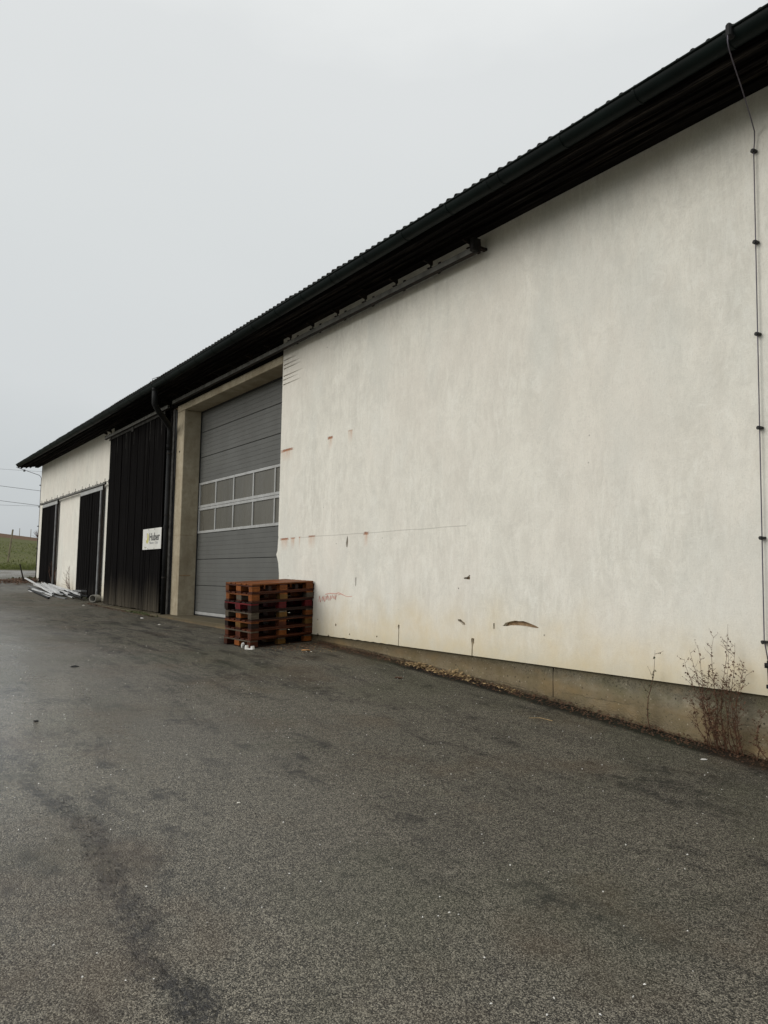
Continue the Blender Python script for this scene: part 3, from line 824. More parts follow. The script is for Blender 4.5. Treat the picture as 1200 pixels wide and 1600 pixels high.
# roof deck, verge boards
dk = Geo()
def slab(x0, x1, y0, y1, off0, off1):
    za, zb = EZ + (y0 - EY) * SL, EZ + (y1 - EY) * SL
    dk.add([(x0, y0, za + off0), (x1, y0, za + off0), (x0, y1, zb + off0), (x1, y1, zb + off0), (x0, y0, za + off1), (x1, y0, za + off1), (x0, y1, zb + off1), (x1, y1, zb + off1)],
           [(0, 2, 3, 1), (4, 5, 7, 6), (0, 1, 5, 4), (2, 6, 7, 3), (0, 4, 6, 2), (1, 3, 7, 5)])
slab(XL - 0.78, XR + 0.78, EY + 0.05, RY, 0.0, 0.03)
k0 = len(dk.v)
slab(XL - 0.78, XR + 0.78, EY + 0.05, RY, 0.0, 0.03)
for i in range(k0, len(dk.v)): x, y, z = dk.v[i]; dk.v[i] = (x, 2 * RY - y, z)
dk.obj('roof_deck', 'soffit', roof)
vb = Geo()
for xx in (XL - 0.80, XR + 0.775):
    for m in (0, 1):
        y0, y1 = EY + 0.0, RY
        za, zb = EZ, EZ + (RY - EY) * SL
        vv = [(xx, y0, za - 0.12), (xx + 0.025, y0, za - 0.12), (xx, y1, zb - 0.12), (xx + 0.025, y1, zb - 0.12), (xx, y0, za + 0.10), (xx + 0.025, y0, za + 0.10), (xx, y1, zb + 0.10), (xx + 0.025, y1, zb + 0.10)]
        if m: vv = [(a, 2 * RY - b, c) for a, b, c in vv]
        vb.add(vv, [(0, 2, 3, 1), (4, 5, 7, 6), (0, 1, 5, 4), (2, 6, 7, 3), (0, 4, 6, 2), (1, 3, 7, 5)])
vb.obj('verge_board', 'soffit', roof)
# soffit: lengthwise boards stepping up from the fascia to the wall, with a purlin
soffit_rows = [(-0.66, -0.49, 5.375), (-0.485, -0.33, 5.40), (-0.325, -0.17, 5.425), (-0.165, 0.0, 5.455)]
for ri, (ya, yb, zz) in enumerate(soffit_rows):
    x = XL - 0.76
    while x < XR + 0.7:
        L = min(random.uniform(3.6, 4.6), XR + 0.76 - x)
        w = random.uniform(-0.008, 0.008)
        Geo().box(x + 0.003, x + L - 0.003, ya, yb, zz + w, zz + w + 0.022, 0.003).obj('soffit_board', 'soffit', roof)
        x += L
Geo().box(XL - 0.76, XR + 0.76, -0.695, -0.665, 5.30, 5.52, 0.004).obj('fascia_board', 'soffit', roof)
Geo().box(XL - 0.76, XR + 0.76, -0.14, -0.004, 5.40, 5.4525, 0.006).obj('purlin', 'soffit', roof)
Geo().box(XL - 0.76, XR + 0.76, -0.50, -0.475, 5.335, 5.372, 0.004).obj('batten', 'soffit', roof)
Geo().box(XL - 0.76, XR + 0.76, -0.345, -0.32, 5.362, 5.396, 0.004).obj('batten', 'soffit', roof)
# ribbed vent grille below the eave near the conductor
vg = Geo()
vg.box(-3.18, -2.72, -0.60, -0.585, 5.20, 5.22).box(-3.18, -2.72, -0.60, -0.585, 5.35, 5.37)
for i in range(14): vg.box(-3.17 + i * 0.034, -3.157 + i * 0.034, -0.598, -0.587, 5.215, 5.355)
vg.box(-3.2, -3.16, -0.62, -0.45, 5.17, 5.20)
vg.obj('vent_grille', 'darksteel', roof)

# gutter
GR = 0.098
gut = part('gutter', house)
def gz(x): return 5.405 - (0.004 * (x + 18) if x < -18 else 0) * -1 * 0.6 - (0 if x < -18 else -0.0016 * (x + 18)) 
def gutter_z(x): return 5.385 + 0.0036 * abs(x + 18) + 0.010 * noise.noise((x * 0.45, 0, 0))
gv = []; gf = []; xs_ = seq(XL - 0.62, XR + 0.8, 120); NS = 14
for x in xs_:
    for (rr) in (GR, GR - 0.006):
        for j in range(NS + 1):
            t = PI + PI * j / NS
            gv.append((x, -0.80 + rr * math.cos(t), gutter_z(x) + rr * math.sin(t)))
P_ = 2 * (NS + 1)
for i in range(len(xs_) - 1):
    for j in range(NS):
        a = i * P_ + j; gf.append((a, a + P_, a + P_ + 1, a + 1))
        a += NS + 1; gf.append((a, a + 1, a + P_ + 1, a + P_))
for i in (0, len(xs_) - 1):
    gf.append(tuple(i * P_ + j for j in range(NS + 1)))
link('channel', mesh('channel', gv, gf, 'gutter', True), gut)
bd = Geo(); bd.tube([(x, -0.80 - GR - 0.006, gutter_z(x) + 0.002) for x in xs_], 0.011, 8)
bd.obj('rolled_rim', 'gutter', gut, True)
br = Geo()
for j in range(NS):
    t0, t1 = PI + PI * j / NS, PI + PI * (j + 1) / NS
    q = []
    for t in (t0, t1):
        for rr in (GR + 0.001, GR + 0.006):
            for xx in (-0.014, 0.014): q.append((xx, rr * math.cos(t), rr * math.sin(t)))
    br.add(q, [(0, 1, 5, 4), (2, 6, 7, 3), (0, 4, 6, 2), (1, 3, 7, 5)])
bm_ = mesh('gutter_bracket', br.v, br.f, 'gutter')
x = XL - 0.4
while x < XR + 0.6:
    link('gutter_bracket', bm_, gut, (x, -0.80, gutter_z(x))); x += 0.9
br2 = Geo()
for j in range(NS):
    t0, t1 = PI + PI * j / NS, PI + PI * (j + 1) / NS
    q = []
    for t in (t0, t1):
        for rr in (GR + 0.0005, GR + 0.003):
            for xx in (-0.03, 0.03): q.append((xx, rr * math.cos(t), rr * math.sin(t)))
    br2.add(q, [(0, 1, 5, 4), (2, 6, 7, 3), (0, 4, 6, 2), (1, 3, 7, 5)])
jm = mesh('gutter_joint', br2.v, br2.f, 'gutter')
for x in (-33.3, -28.2, -23.3, -14.4, -9.55, -6.3, -2.1, 3.0): link('gutter_joint', jm, gut, (x, -0.80, gutter_z(x)))

# downpipe with swan neck
dp = part('downpipe', house)
Geo().tube([(-17.80, -0.80, 5.31), (-17.80, -0.80, 5.06), (-17.82, -0.79, 4.95), (-17.95, -0.66, 4.83), (-18.28, -0.34, 4.66), (-18.44, -0.20, 4.57), (-18.48, -0.17, 4.45), (-18.49, -0.165, 4.0)], 0.068, 14).obj('swan_neck', 'pipe', dp, True)
Geo().tube([(-18.49, -0.165, 4.1), (-18.49, -0.165, -0.02)], 0.060, 14).obj('pipe', 'pipe', dp, True)
Geo().tube([(-17.80, -0.80, 5.33), (-17.80, -0.80, 5.24)], [0.075, 0.068], 14).obj('outlet', 'pipe', dp, True)
for z in (0.9, 2.4, 3.9):
    Geo().tube([(-18.49, -0.165, z), (-18.49, -0.165, z + 0.035)], 0.065, 14).obj('pipe_clip', 'darksteel', dp)
for z in (4.08, 2.1):
    Geo().tube([(-18.49, -0.165, z), (-18.49, -0.165, z + 0.07)], 0.070, 14).obj('pipe_socket', 'pipe', dp)

# lightning conductors
lc = part('lightning_conductor', house)
Geo().tube([(-3.352, -0.925, 5.47), (-3.352, -0.932, 5.32), (-3.362, -0.90, 5.275), (-3.40, -0.80, 5.262), (-3.52, -0.45, 5.19), (-3.60, -0.2, 5.10), (-3.645, -0.05, 5.015), (-3.655, -0.035, 4.93), (-3.665, -0.035, 4.84), (-3.68, -0.035, 0.50), (-3.64, -0.045, 0.30)], 0.0055, 6).obj('wire', 'rodsteel', lc, True)
Geo().box(-3.375, -3.325, -0.935, -0.86, 5.36, 5.475, 0.012).box(-3.36, -3.34, -0.93, -0.70, 5.462, 5.474).obj('gutter_clamp', 'pipe', lc)
Geo().tube([(-3.35, -0.90, 5.47), (-3.12, -0.55, 5.56)], 0.006, 6).obj('roof_lead', 'pipe', lc)
cl = Geo().box(-0.022, 0.022, -0.052, 0.0, -0.011, 0.011, 0.004).box(-0.01, 0.01, -0.06, -0.05, -0.018, 0.014, 0.002)
cm_ = mesh('wall_clip', cl.v, cl.f, 'seal')
for z in (4.845, 4.0, 3.165, 2.33, 1.37, 0.483): link('wall_clip', cm_, lc, (-3.668 - (4.84 - z) * 0.0033, 0, z))
Geo().tube([(-3.625, -0.05, 0.33), (-3.60, -0.05, -0.60)], 0.025, 12).obj('earth_pipe', 'pipe', lc, True)
Geo().tube([(-3.63, -0.05, 0.27), (-3.63, -0.05, 0.31)], 0.040, 12).tube([(-3.625, -0.05, 0.10), (-3.625, -0.05, 0.13)], 0.034, 12).obj('pipe_collar', 'pipe', lc, True)
lc2 = part('lightning_conductor', house)
Geo().tube([(XL - 0.6, -0.88, 5.33), (XL - 0.12, -0.06, 5.02), (XL - 0.035, 0.0, 4.9), (XL - 0.035, 0.0, 2.4)], 0.012, 6).obj('wire', 'rodsteel', lc2, True)
Geo().tube([(XL - 0.04, 0.0, 2.4), (XL - 0.04, 0.0, 0.6)], 0.03, 8).obj('earth_pipe', 'pipe', lc2, True)
for z in (4.6, 3.7, 2.9, 2.0, 1.2): link('wall_clip', cm_, lc2, (XL - 0.02, -0.0, z), None, (1.6, 1.0, 1.6))
Geo().tube([(-17.72, -0.90, 5.39), (-17.72, -0.90, 5.50), (-17.3, -0.62, 5.60)], 0.006, 6).box(-17.74, -17.70, -0.915, -0.885, 5.38, 5.43).obj('roof_lead', 'darksteel', house)

# red scribble on the plaster (flat chalk line)
def stroke(pts, w, y=-0.0015):
    gq = Geo()
    for (a, b) in zip(pts, pts[1:]):
        A, B = Vector((a[0], a[1])), Vector((b[0], b[1])); d = (B - A).normalized(); nrm = Vector((-d.y, d.x)) * w
        p = [A + nrm, A - nrm, B - nrm, B + nrm]
        gq.prism([(q.x, q.y) for q in p], y, -0.0003)
    return gq
sc = [(-11.30, 0.60)]
r = random.Random(3)
pts = []
for i in range(34):
    t = i / 33
    pts.append((-11.32 + 0.55 * t + r.uniform(-0.03, 0.03), 0.615 + 0.05 * t + (0.045 if i % 2 else -0.045) * (1 - 0.3 * t) + r.uniform(-0.015, 0.015)))
stroke(pts, 0.0042).obj('red_scribble', 'red', house)
stroke([(-11.12, 0.70), (-10.95, 0.72), (-10.8, 0.715), (-10.7, 0.735), (-10.55, 0.70)], 0.006, -0.0022).obj('red_scribble', 'red', house)
stroke([(-10.72, 0.70), (-10.62, 0.72), (-10.5, 0.69), (-10.42, 0.68), (-10.3, 0.69)], 0.004, -0.0018).obj('red_scribble', 'red', house)

# ------------------------------------------------------------------ sign on the boarded door
SX0, SX1, SZ0, SZ1, SY = -20.36, -18.93, 1.62, 2.15, -0.128
sign = thing('sign', 'white sign reading Huber with a yellow-green oval, screwed to the big black boarded door', 'sign', (SX0, SY, SZ0))
W_, H_ = SX1 - SX0, SZ1 - SZ0
Geo().box(0, W_, -0.004, 0.004, 0, H_, 0.001).obj('board', 'board', sign)
def text(body, size, x, z, mat, nm, sx=1.0):
    cu = bpy.data.curves.new(nm, 'FONT'); cu.body = body; cu.size = size; cu.extrude = 0.0007; cu.offset = 0.006 * ((size > 0.2)); cu.resolution_u = 3
    o = bpy.data.objects.new(nm + '_tmp', cu); COL.objects.link(o)
    dg = bpy.context.evaluated_depsgraph_get()
    me = bpy.data.meshes.new_from_object(o.evaluated_get(dg))
    bpy.data.objects.remove(o)
    me.materials.clear(); me.materials.append(M[mat])
    return link(nm, me, sign, (x, -0.0055, z), (PI / 2, 0, 0), (sx, 1, 1))
text("Huber", 0.27, 0.52, 0.225, 'signblack', 'lettering', 1.13)
text("Pflanzen - Obst", 0.095, 0.54, 0.135, 'signgrey', 'lettering', 1.13)
text("Lager", 0.06, 0.16, 0.04, 'signolive', 'lettering', 1.3)
ov = [(0.37 + 0.125 * math.cos(t) * (1 if math.cos(t) > 0 else 0.9), 0.285 + 0.135 * math.sin(t)) for t in [2 * PI * i / 28 for i in range(28)]]
Geo().prism(ov, -0.0055, -0.0045).obj('logo', 'signyellow', sign)
ov = [(0.30 + 0.06 * math.cos(t), 0.335 + 0.10 * math.sin(t)) for t in [2 * PI * i / 24 for i in range(24)]]
Geo().prism(ov, -0.0065, -0.0058).obj('logo', 'signpale', sign)
for sx in (0.45, 0.93):
    for sz in (0.02, H_ - 0.025): Geo().tube([(sx, -0.003, sz), (sx, -0.009, sz)], 0.012, 8).obj('screw', 'darksteel', sign)

# ------------------------------------------------------------------ pallets
PC = {'orange': ((0.15, 0.042, 0.008), (0.38, 0.12, 0.024)), 'brown': ((0.045, 0.011, 0.005), (0.16, 0.042, 0.014)), 'red': ((0.09, 0.005, 0.007), (0.16, 0.008, 0.011)),
      'grey': ((0.07, 0.055, 0.038), (0.17, 0.135, 0.095)), 'dark': ((0.011, 0.005, 0.004), (0.042, 0.014, 0.007)), 'ochre': ((0.11, 0.055, 0.012), (0.21, 0.105, 0.024))}
for k, (a_, b_) in PC.items(): M['p_' + k] = mat_pallet('wet_%s_pallet_wood' % k, a_, b_, 0.5)
_bc = {}
def pbox(lx, ly, lz, mat):
    key = (round(lx, 3), round(ly, 3), round(lz, 3), mat)
    if key not in _bc:
        gq = Geo().box(-lx / 2, lx / 2, -ly / 2, ly / 2, -lz / 2, lz / 2, 0.0025)
        _bc[key] = mesh('pallet_piece', gq.v, gq.f, 'p_' + mat)
    return _bc[key]
L_, D_ = 1.2, 0.8
FC = Vector((-11.377, -1.162, -0.168)); TH = 1.6978
def make_pallet(i, label, cols, dx, dy, dr, five=False, grade=None):
    # local: x along the long side, y along the short side
    root = thing('pallet', label, 'pallet', group='wooden pallets in one stack by the gate')
    tilt = Matrix(((math.cos(TH), -math.sin(TH), 0), (math.sin(TH), math.cos(TH), 0), (0, 0, 1)))
    ex = Vector((math.cos(TH), math.sin(TH), 0.0575)).normalized()
    ey = Vector((-math.sin(TH), math.cos(TH), 0.030)); ey = (ey - ex * ex.dot(ey)).normalized()
    ez = ex.cross(ey)
    rot = Matrix((ex, ey, ez)).transposed()
    rr = Matrix.Rotation(dr, 3, 'Z')
    mat = (rot @ rr).to_4x4()
    org = FC + ez * (i * 0.1455) + ex * (0.0 + dx) + ey * dy
    root.matrix_world = Matrix.Translation(org) @ mat
    top, stg, blk, btm, endc = cols
    w5 = (0.145, 0.1, 0.145, 0.1, 0.145)
    ys = (0.0725, 0.235, 0.40, 0.565, 0.7275)
    jit = lambda a=0.003: random.uniform(-a, a)
    for y_, w_ in zip(ys, w5): link('deck_board', pbox(L_, w_, 0.022, top), root, (L_ / 2 + jit(), y_, 0.133), (0, 0, jit(0.004)))
    for x_ in (0.0725, 0.6, 1.1275): link('stringer_board', pbox(0.145, D_ - 0.004, 0.022, stg), root, (x_, D_ / 2, 0.111), (0, 0, jit(0.003)))
    xsb = (0.0725, 0.6, 1.1275) if not five else (0.0725, 0.335, 0.6, 0.865, 1.1275)
    for x_ in xsb:
        wx = 0.145 if x_ in (0.0725, 0.6, 1.1275) else 0.06
        for y_ in (0.05, 0.4, 0.75):
            c = blk
            if endc and y_ == 0.05: c = endc[xsb.index(x_) % len(endc)]
            if endc and x_ == 0.0725: c = endc[0] if y_ != 0.4 else endc[-1]
            link('block', pbox(wx + jit(0.002), 0.1 if y_ != 0.4 else 0.145, 0.078, c), root, (x_ + jit(), y_ + jit(), 0.061), (0, 0, jit(0.02)))
    link('end_light_blocker', pbox(0.018, D_ - 0.006, 0.1, 'dark'), root, (1.213, D_ / 2, 0.0505))  # added, unseen: keeps the bright wall from showing through the far end
    link('rear_light_blocker', pbox(0.42, 0.018, 0.076, 'dark'), root, (0.865, 0.785, 0.061))  # added, unseen: closes the back so the openings stay dark inside
    for y_, w_ in ((0.05, 0.1), (0.4, 0.145), (0.75, 0.1)): link('bottom_board', pbox(L_, w_, 0.022, btm), root, (L_ / 2 + jit(), y_, 0.011), (0, 0, jit(0.004)))
    return root
# columns: deck, stringers, blocks, bottom, end-block colours
make_pallet(0, 'bottom wet brown pallet of the stack, with white litter at its corner', ('brown', 'grey', 'ochre', 'dark', ('brown', 'ochre', 'orange')), -0.01, 0.03, 0.006)
make_pallet(1, 'second pallet from the bottom, with a white paper scrap on its middle block', ('brown', 'grey', 'brown', 'brown', ('brown', 'orange', 'brown')), -0.005, 0.01, -0.004)
make_pallet(2, 'third pallet from the bottom, brown with an ochre right end block', ('brown', 'orange', 'dark', 'brown', ('dark', 'brown', 'ochre')), -0.01, 0.0, 0.004)
make_pallet(3, 'middle pallet of the stack, with weathered grey left end', ('dark', 'grey', 'brown', 'dark', ('grey', 'ochre', 'orange')), 0.0, 0.012, -0.008)
make_pallet(4, 'pallet with dark red painted blocks, third from the top', ('dark', 'red', 'red', 'dark', ('dark', 'red', 'red')), -0.012, -0.006, 0.01)
make_pallet(5, 'second pallet from the top, orange brown with a white scrap at its left corner', ('brown', 'orange', 'orange', 'brown', ('orange', 'ochre', 'grey')), 0.004, 0.0, -0.006)
make_pallet(6, 'topmost pallet, orange brown, with five blocks along its long side', ('orange', 'brown', 'orange', 'brown', ('orange', 'dark', 'orange', 'dark', 'orange')), 0.0, -0.01, 0.002, True)

# paper scraps
def crumple(name, label, c, size, rot, mat='paper', seed=1, cat='litter', flat=0.4):
    bm = bmesh.new(); bmesh.ops.create_icosphere(bm, subdivisions=2, radius=1)
    r = random.Random(seed)
    for q in bm.verts:
        k = 1 + r.uniform(-0.35, 0.3)
        q.co = Vector((q.co.x * size[0] * k, q.co.y * size[1] * k, q.co.z * size[2] * k))
    me = bpy.data.meshes.new(name); bm.to_mesh(me); bm.free(); me.materials.append(M[mat])
    return tag(link(name, me, None, c, rot), label, cat)
crumple('paper_scrap', 'small crumpled white paper scrap by the front corner of the bottom pallet', (-11.55, -1.24, -0.125), (0.022, 0.03, 0.05), (0.2, 0.4, 0.4), seed=2)
sl = thing('plastic_tray', 'open white plastic tray lying beneath the front corner of the pallets', 'tray', (-11.33, -1.22, -0.165), rot=(0, 0.0, 0.55))
Geo().prism([(-0.075, 0.0), (-0.07, 0.06), (-0.045, 0.065), (-0.04, 0.02), (0.03, 0.012), (0.035, 0.05), (0.065, 0.058), (0.075, 0.004), (0.05, -0.012), (-0.05, -0.010)], -0.03, 0.025).obj('rim', 'paper', sl)

# ------------------------------------------------------------------ dry weeds at the wall foot
def weed(name, label, base, stems, seed, spread=0.16, leaf='deadleaf', twig=26, rs=0.006, leaves=1.0):
    r = random.Random(seed)
    root = thing(name, label, 'weed', base)
    bx_, by_, bz_ = base
    sg, lf = Geo(), Geo()
    def leafat(p, s):
        a = r.uniform(0, 2 * PI); b = r.uniform(-0.8, 0.8)
        u = Vector((math.cos(a), math.sin(a) * 0.6, b)).normalized() * s
        w = Vector((r.uniform(-1, 1), r.uniform(-1, 1), r.uniform(-1, 1))).cross(u).normalized() * s * r.uniform(0.25, 0.5)
        p = Vector(p)
        lf.add([p, p + u * 0.5 + w, p + u + Vector((0, 0, -s * 0.3)), p + u * 0.5 - w], [(0, 1, 2), (0, 2, 3)])
    for (x0, x1, zt, yoff) in stems:
        n = 12; pts = []; wob = r.uniform(0, 6)
        for i in range(n + 1):
            t = i / n
            pts.append(Vector((x0 + (x1 - x0) * t ** 1.2 + 0.018 * math.sin(t * 7 + wob) - bx_ + r.uniform(-.004, .004), -0.05 - yoff * math.sin(t * 2.2) - by_ + r.uniform(-.005, .005), (zt - bz_) * t)))
        sg.tube(pts, [rs * (1 - 0.75 * i / n) for i in range(n + 1)], 5)
        for k in range(twig):
            t = r.uniform(0.12, 1.0); i = int(t * n * 0.999)
            p = pts[i].lerp(pts[min(i + 1, n)], t * n - i)
            d = Vector((r.choice((-1, 1)) * r.uniform(0.5, 1), r.uniform(-0.7, 0.1), r.uniform(0.25, 1.1))).normalized()
            ln = spread * r.uniform(0.3, 1.0) * (1.15 - 0.5 * t) * (0.5 if t < 0.35 else 1)
            q = [p]; 
            for s in range(3):
                d = (d + Vector((r.uniform(-.25, .25), r.uniform(-.2, .2), r.uniform(-.1, .3)))).normalized()
                q.append(q[-1] + d * ln / 3)
            q = [Vector((a.x, min(a.y, -0.008 - by_), a.z)) for a in q]
            sg.tube(q, [rs * 0.38, rs * 0.32, rs * 0.25, rs * 0.18], 4)
            for a in q[1:]:
                for _ in range(2):
                    if r.random() < 0.42 * leaves: leafat(a, r.uniform(0.008, 0.021))
        for k in range(int(26 * leaves)):
            t = r.uniform(0.05, 1.0); i = int(t * n * 0.999)
            leafat(pts[i], r.uniform(0.010, 0.026))
    sg.obj('stems', 'stem', root)
    o = lf.obj('leaves', leaf, root); o['kind'] = 'stuff'
    return root
weed('dry_weed', 'tall clump of dry reddish weeds against the plinth, next to the earth pipe', (-4.02, -0.06, -0.50),
     [(-4.18, -4.33, 0.36, 0.06), (-4.17, -4.24, 0.42, 0.10), (-4.12, -4.12, 0.50, 0.04), (-4.06, -3.96, 0.62, 0.08), (-4.02, -4.06, 0.2, 0.12), (-4.0, -3.90, 0.46, 0.07), (-3.96, -3.95, 0.40, 0.12), (-3.93, -3.80, 0.2, 0.1), (-4.10, -4.40, 0.28, 0.07), (-3.9, -3.86, -0.05, 0.1), (-4.2, -4.1, 0.0, 0.1), (-4.05, -4.2, 0.1, 0.12), (-3.88, -3.99, 0.12, 0.08), (-4.14, -4.0, 0.15, 0.05), (-4.08, -4.17, -0.05, 0.12), (-3.97, -4.1, -0.1, 0.13), (-4.2, -4.34, -0.08, 0.08), (-3.95, -3.85, 0.3, 0.05), (-4.16, -4.19, 0.25, 0.05)], 5, 0.15, twig=25, rs=0.0040)
weed('dry_weed', 'single thin dry weed with green leaves, left of the reddish clump', (-4.83, -0.06, -0.44),
     [(-4.84, -4.72, 0.33, 0.05)], 11, 0.15, 'greenleaf', twig=12, rs=0.005, leaves=0.9)
weed('dry_weed', 'low brittle weed stalks at the plinth below the earth pipe', (-3.66, -0.06, -0.53), [(-3.75, -3.64, -0.1, 0.1), (-3.66, -3.7, -0.2, 0.12), (-3.6, -3.5, -0.15, 0.12)], 15, 0.12, twig=14, rs=0.004)
weed('dry_weed', 'straw-coloured weed between the two far black doors', (-28.4, -0.08, 0.35), [(-28.5, -28.6, 1.0, 0.1), (-28.3, -28.2, 1.25, 0.1), (-28.2, -28.35, 0.8, 0.1)], 21, 0.3, twig=12, rs=0.012)
weed('dry_weed', 'straw-coloured weed in front of the farthest steel door post', (-31.0, -0.2, 0.5), [(-31.1, -31.5, 1.25, 0.1), (-30.9, -31.0, 1.4, 0.1), (-30.6, -30.2, 1.2, 0.1)], 23, 0.25, twig=8, rs=0.014)

# litter: straw, dead leaves and crumbs along the foot of the wall (uncountable)
def scatter(name, n, fn, size, mat, seed, thick=0.25, flat=True):
    r = random.Random(seed); gq = Geo()
    for _ in range(n):
        x, y, z = fn(r); s = r.uniform(*size); a = r.uniform(0, PI)
        u = Vector((math.cos(a), math.sin(a), r.uniform(-.25, .4))) * s
        w = Vector((-math.sin(a), math.cos(a), r.uniform(-.4, .4))) * s * r.uniform(0.2, 0.8)
        h = Vector((0, 0, s * thick)); p = Vector((x, y, z))
        gq.add([p - u, p + w, p + u, p - w, p + h], [(0, 1, 4), (1, 2, 4), (2, 3, 4), (3, 0, 4), (3, 2, 1, 0)])
    o = gq.obj(name, mat); tag(o, None, None, None, 'stuff'); return o
def foot(x0, x1, spread, h=0.0):
    def f(r):
        x = r.uniform(x0, x1); y = 0.02 - abs(r.gauss(0, spread)); y = min(y, 0.012)
        return x, y, yard(x, y) + 0.004 + h * max(0, 1 + y / spread) * r.random()
    return f
def around(cx, cy, sx, sy, h=0):
    def f(r):
        x, y = r.gauss(cx, sx), min(r.gauss(cy, sy), 0.012)
        return x, y, yard(x, y) + 0.004 + h * r.random() * max(0, 1 - abs(x - cx) / (2 * sx))
    return f
scatter('leaf_litter', 4200, foot(-11.3, -3.4, 0.10, 0.035), (0.005, 0.018), 'deadleaf', 1)
scatter('straw_litter', 300, around(-8.45, -0.03, 0.25, 0.05, 0.05), (0.008, 0.03), 'litter', 2)
scatter('straw_litter', 230, around(-7.75, -0.03, 0.22, 0.05, 0.09), (0.008, 0.03), 'litter', 3)
scatter('straw_litter', 90, around(-6.85, -0.04, 0.18, 0.04, 0.03), (0.006, 0.022), 'litter', 4)
scatter('leaf_litter', 500, around(-11.0, -0.35, 0.28, 0.35, 0.0), (0.008, 0.025), 'deadleaf', 6)
scatter('straw_litter', 120, around(-10.9, -0.5, 0.4, 0.4, 0.0), (0.006, 0.016), 'litter', 9)
scatter('leaf_litter', 420, lambda r: (lambda x: (x, -0.36 - abs(r.gauss(0, 0.12)), yard(x, -0.4) + 0.004))(r.uniform(-24.3, -18.3)), (0.01, 0.035), 'deadleaf', 7)
scatter('moss_cushions', 320, around(-19.6, -0.36, 0.45, 0.05, 0.03), (0.02, 0.05), 'moss', 8, 0.6)
scatter('moss_cushions', 240, around(-28.5, -0.1, 1.2, 0.05, 0.02), (0.02, 0.05), 'moss', 12, 0.6)
scatter('soil_heap', 700, around(-34.1, -0.75, 0.55, 0.35, 0.12), (0.03, 0.09), 'deadleaf', 10, 0.6)
scatter('moss_cushions', 200, around(-34.6, -0.35, 0.3, 0.25, 0.14), (0.03, 0.08), 'moss', 13, 0.8)
# loose pale grit on the asphalt
def grit(r):
    y = -r.uniform(0.3, 6.4) ; x = r.uniform(-9, -1.2)
    return x, y, yard(x, y) + 0.001
scatter('grit', 420, grit, (0.003, 0.0075), 'paper', 14, 0.9)
scatter('grit', 120, lambda r: (lambda x, y: (x, y, yard(x, y) + 0.001))(r.uniform(-24, -8), r.uniform(-5, -0.3)), (0.004, 0.011), 'stone', 15, 0.9)
scatter('grit', 300, lambda r: (lambda x, y: (x, y, yard(x, y) + 0.001))(r.uniform(-6, -1.5), r.uniform(-6.3, -3)), (0.0025, 0.006), 'seal', 16, 0.9)

def ground_chip(name, label, cat, x, y, s, mat, rot=0.3, seed=0, el=2.2):
    o = crumple(name, label, (x, y, yard(x, y) + s * 0.3), (s * el, s, s * 0.45), (0, 0, rot), mat, seed, cat)
    return o
ground_chip('wood_chip', 'orange broken piece of wood lying on the asphalt right of the pallets', 'wood chip', -10.62, -0.62, 0.03, 'chip_orange', 0.9, 4)
ground_chip('pebble', 'white pebble beside the orange wood chip', 'pebble', -10.48, -0.60, 0.012, 'stone', 0.2, 5, 1.2)
ground_chip('pebble', 'flat white pebble at the foot of the reddish weeds', 'pebble', -4.02, -0.42, 0.012, 'paper', 0.8, 6, 2.2)
ground_chip('pebble', 'larger yellowish pebble alone in the middle of the yard', 'pebble', -4.95, -4.25, 0.011, 'stone', 0.8, 7, 1.3)
ground_chip('clod', 'dark reddish clod on the asphalt in front of the plinth', 'clod', -8.05, -0.72, 0.03, 'deadleaf', 0.4, 8, 1.8)
ground_chip('pebble', 'white pebble on the slab in front of the downpipe', 'pebble', -18.2, -0.75, 0.03, 'paper', 0.4, 12, 1.6)
ground_chip('pebble', 'small pale pebble on the asphalt before the gate threshold', 'pebble', -16.4, -0.95, 0.022, 'stone', 0.4, 13, 1.5)
ground_chip('pebble', 'pale pebble on the asphalt near the big boarded door', 'pebble', -23.6, -0.75, 0.03, 'stone', 0.4, 14, 1.6)
ground_chip('clod', 'small black clod on the wet asphalt at the left edge of the photo', 'clod', -7.7, -5.0, 0.02, 'seal', 0.4, 9, 1.3)
ground_chip('clod', 'flat black clod on the wet asphalt left of the pallets', 'clod', -10.6, -4.0, 0.028, 'seal', 1.4, 10, 2.0)
# bent white stalk on the asphalt
sw = Geo().tube([(-5.75, -0.75, yard(-5.75, -0.75) + 0.008), (-5.68, -0.66, yard(-5.68, -0.66) + 0.012), (-5.55, -0.62, yard(-5.55, -0.62) + 0.006)], 0.003, 5)
tag(sw.obj('straw', 'litter'), 'single pale straw on the asphalt in front of the plinth', 'straw')

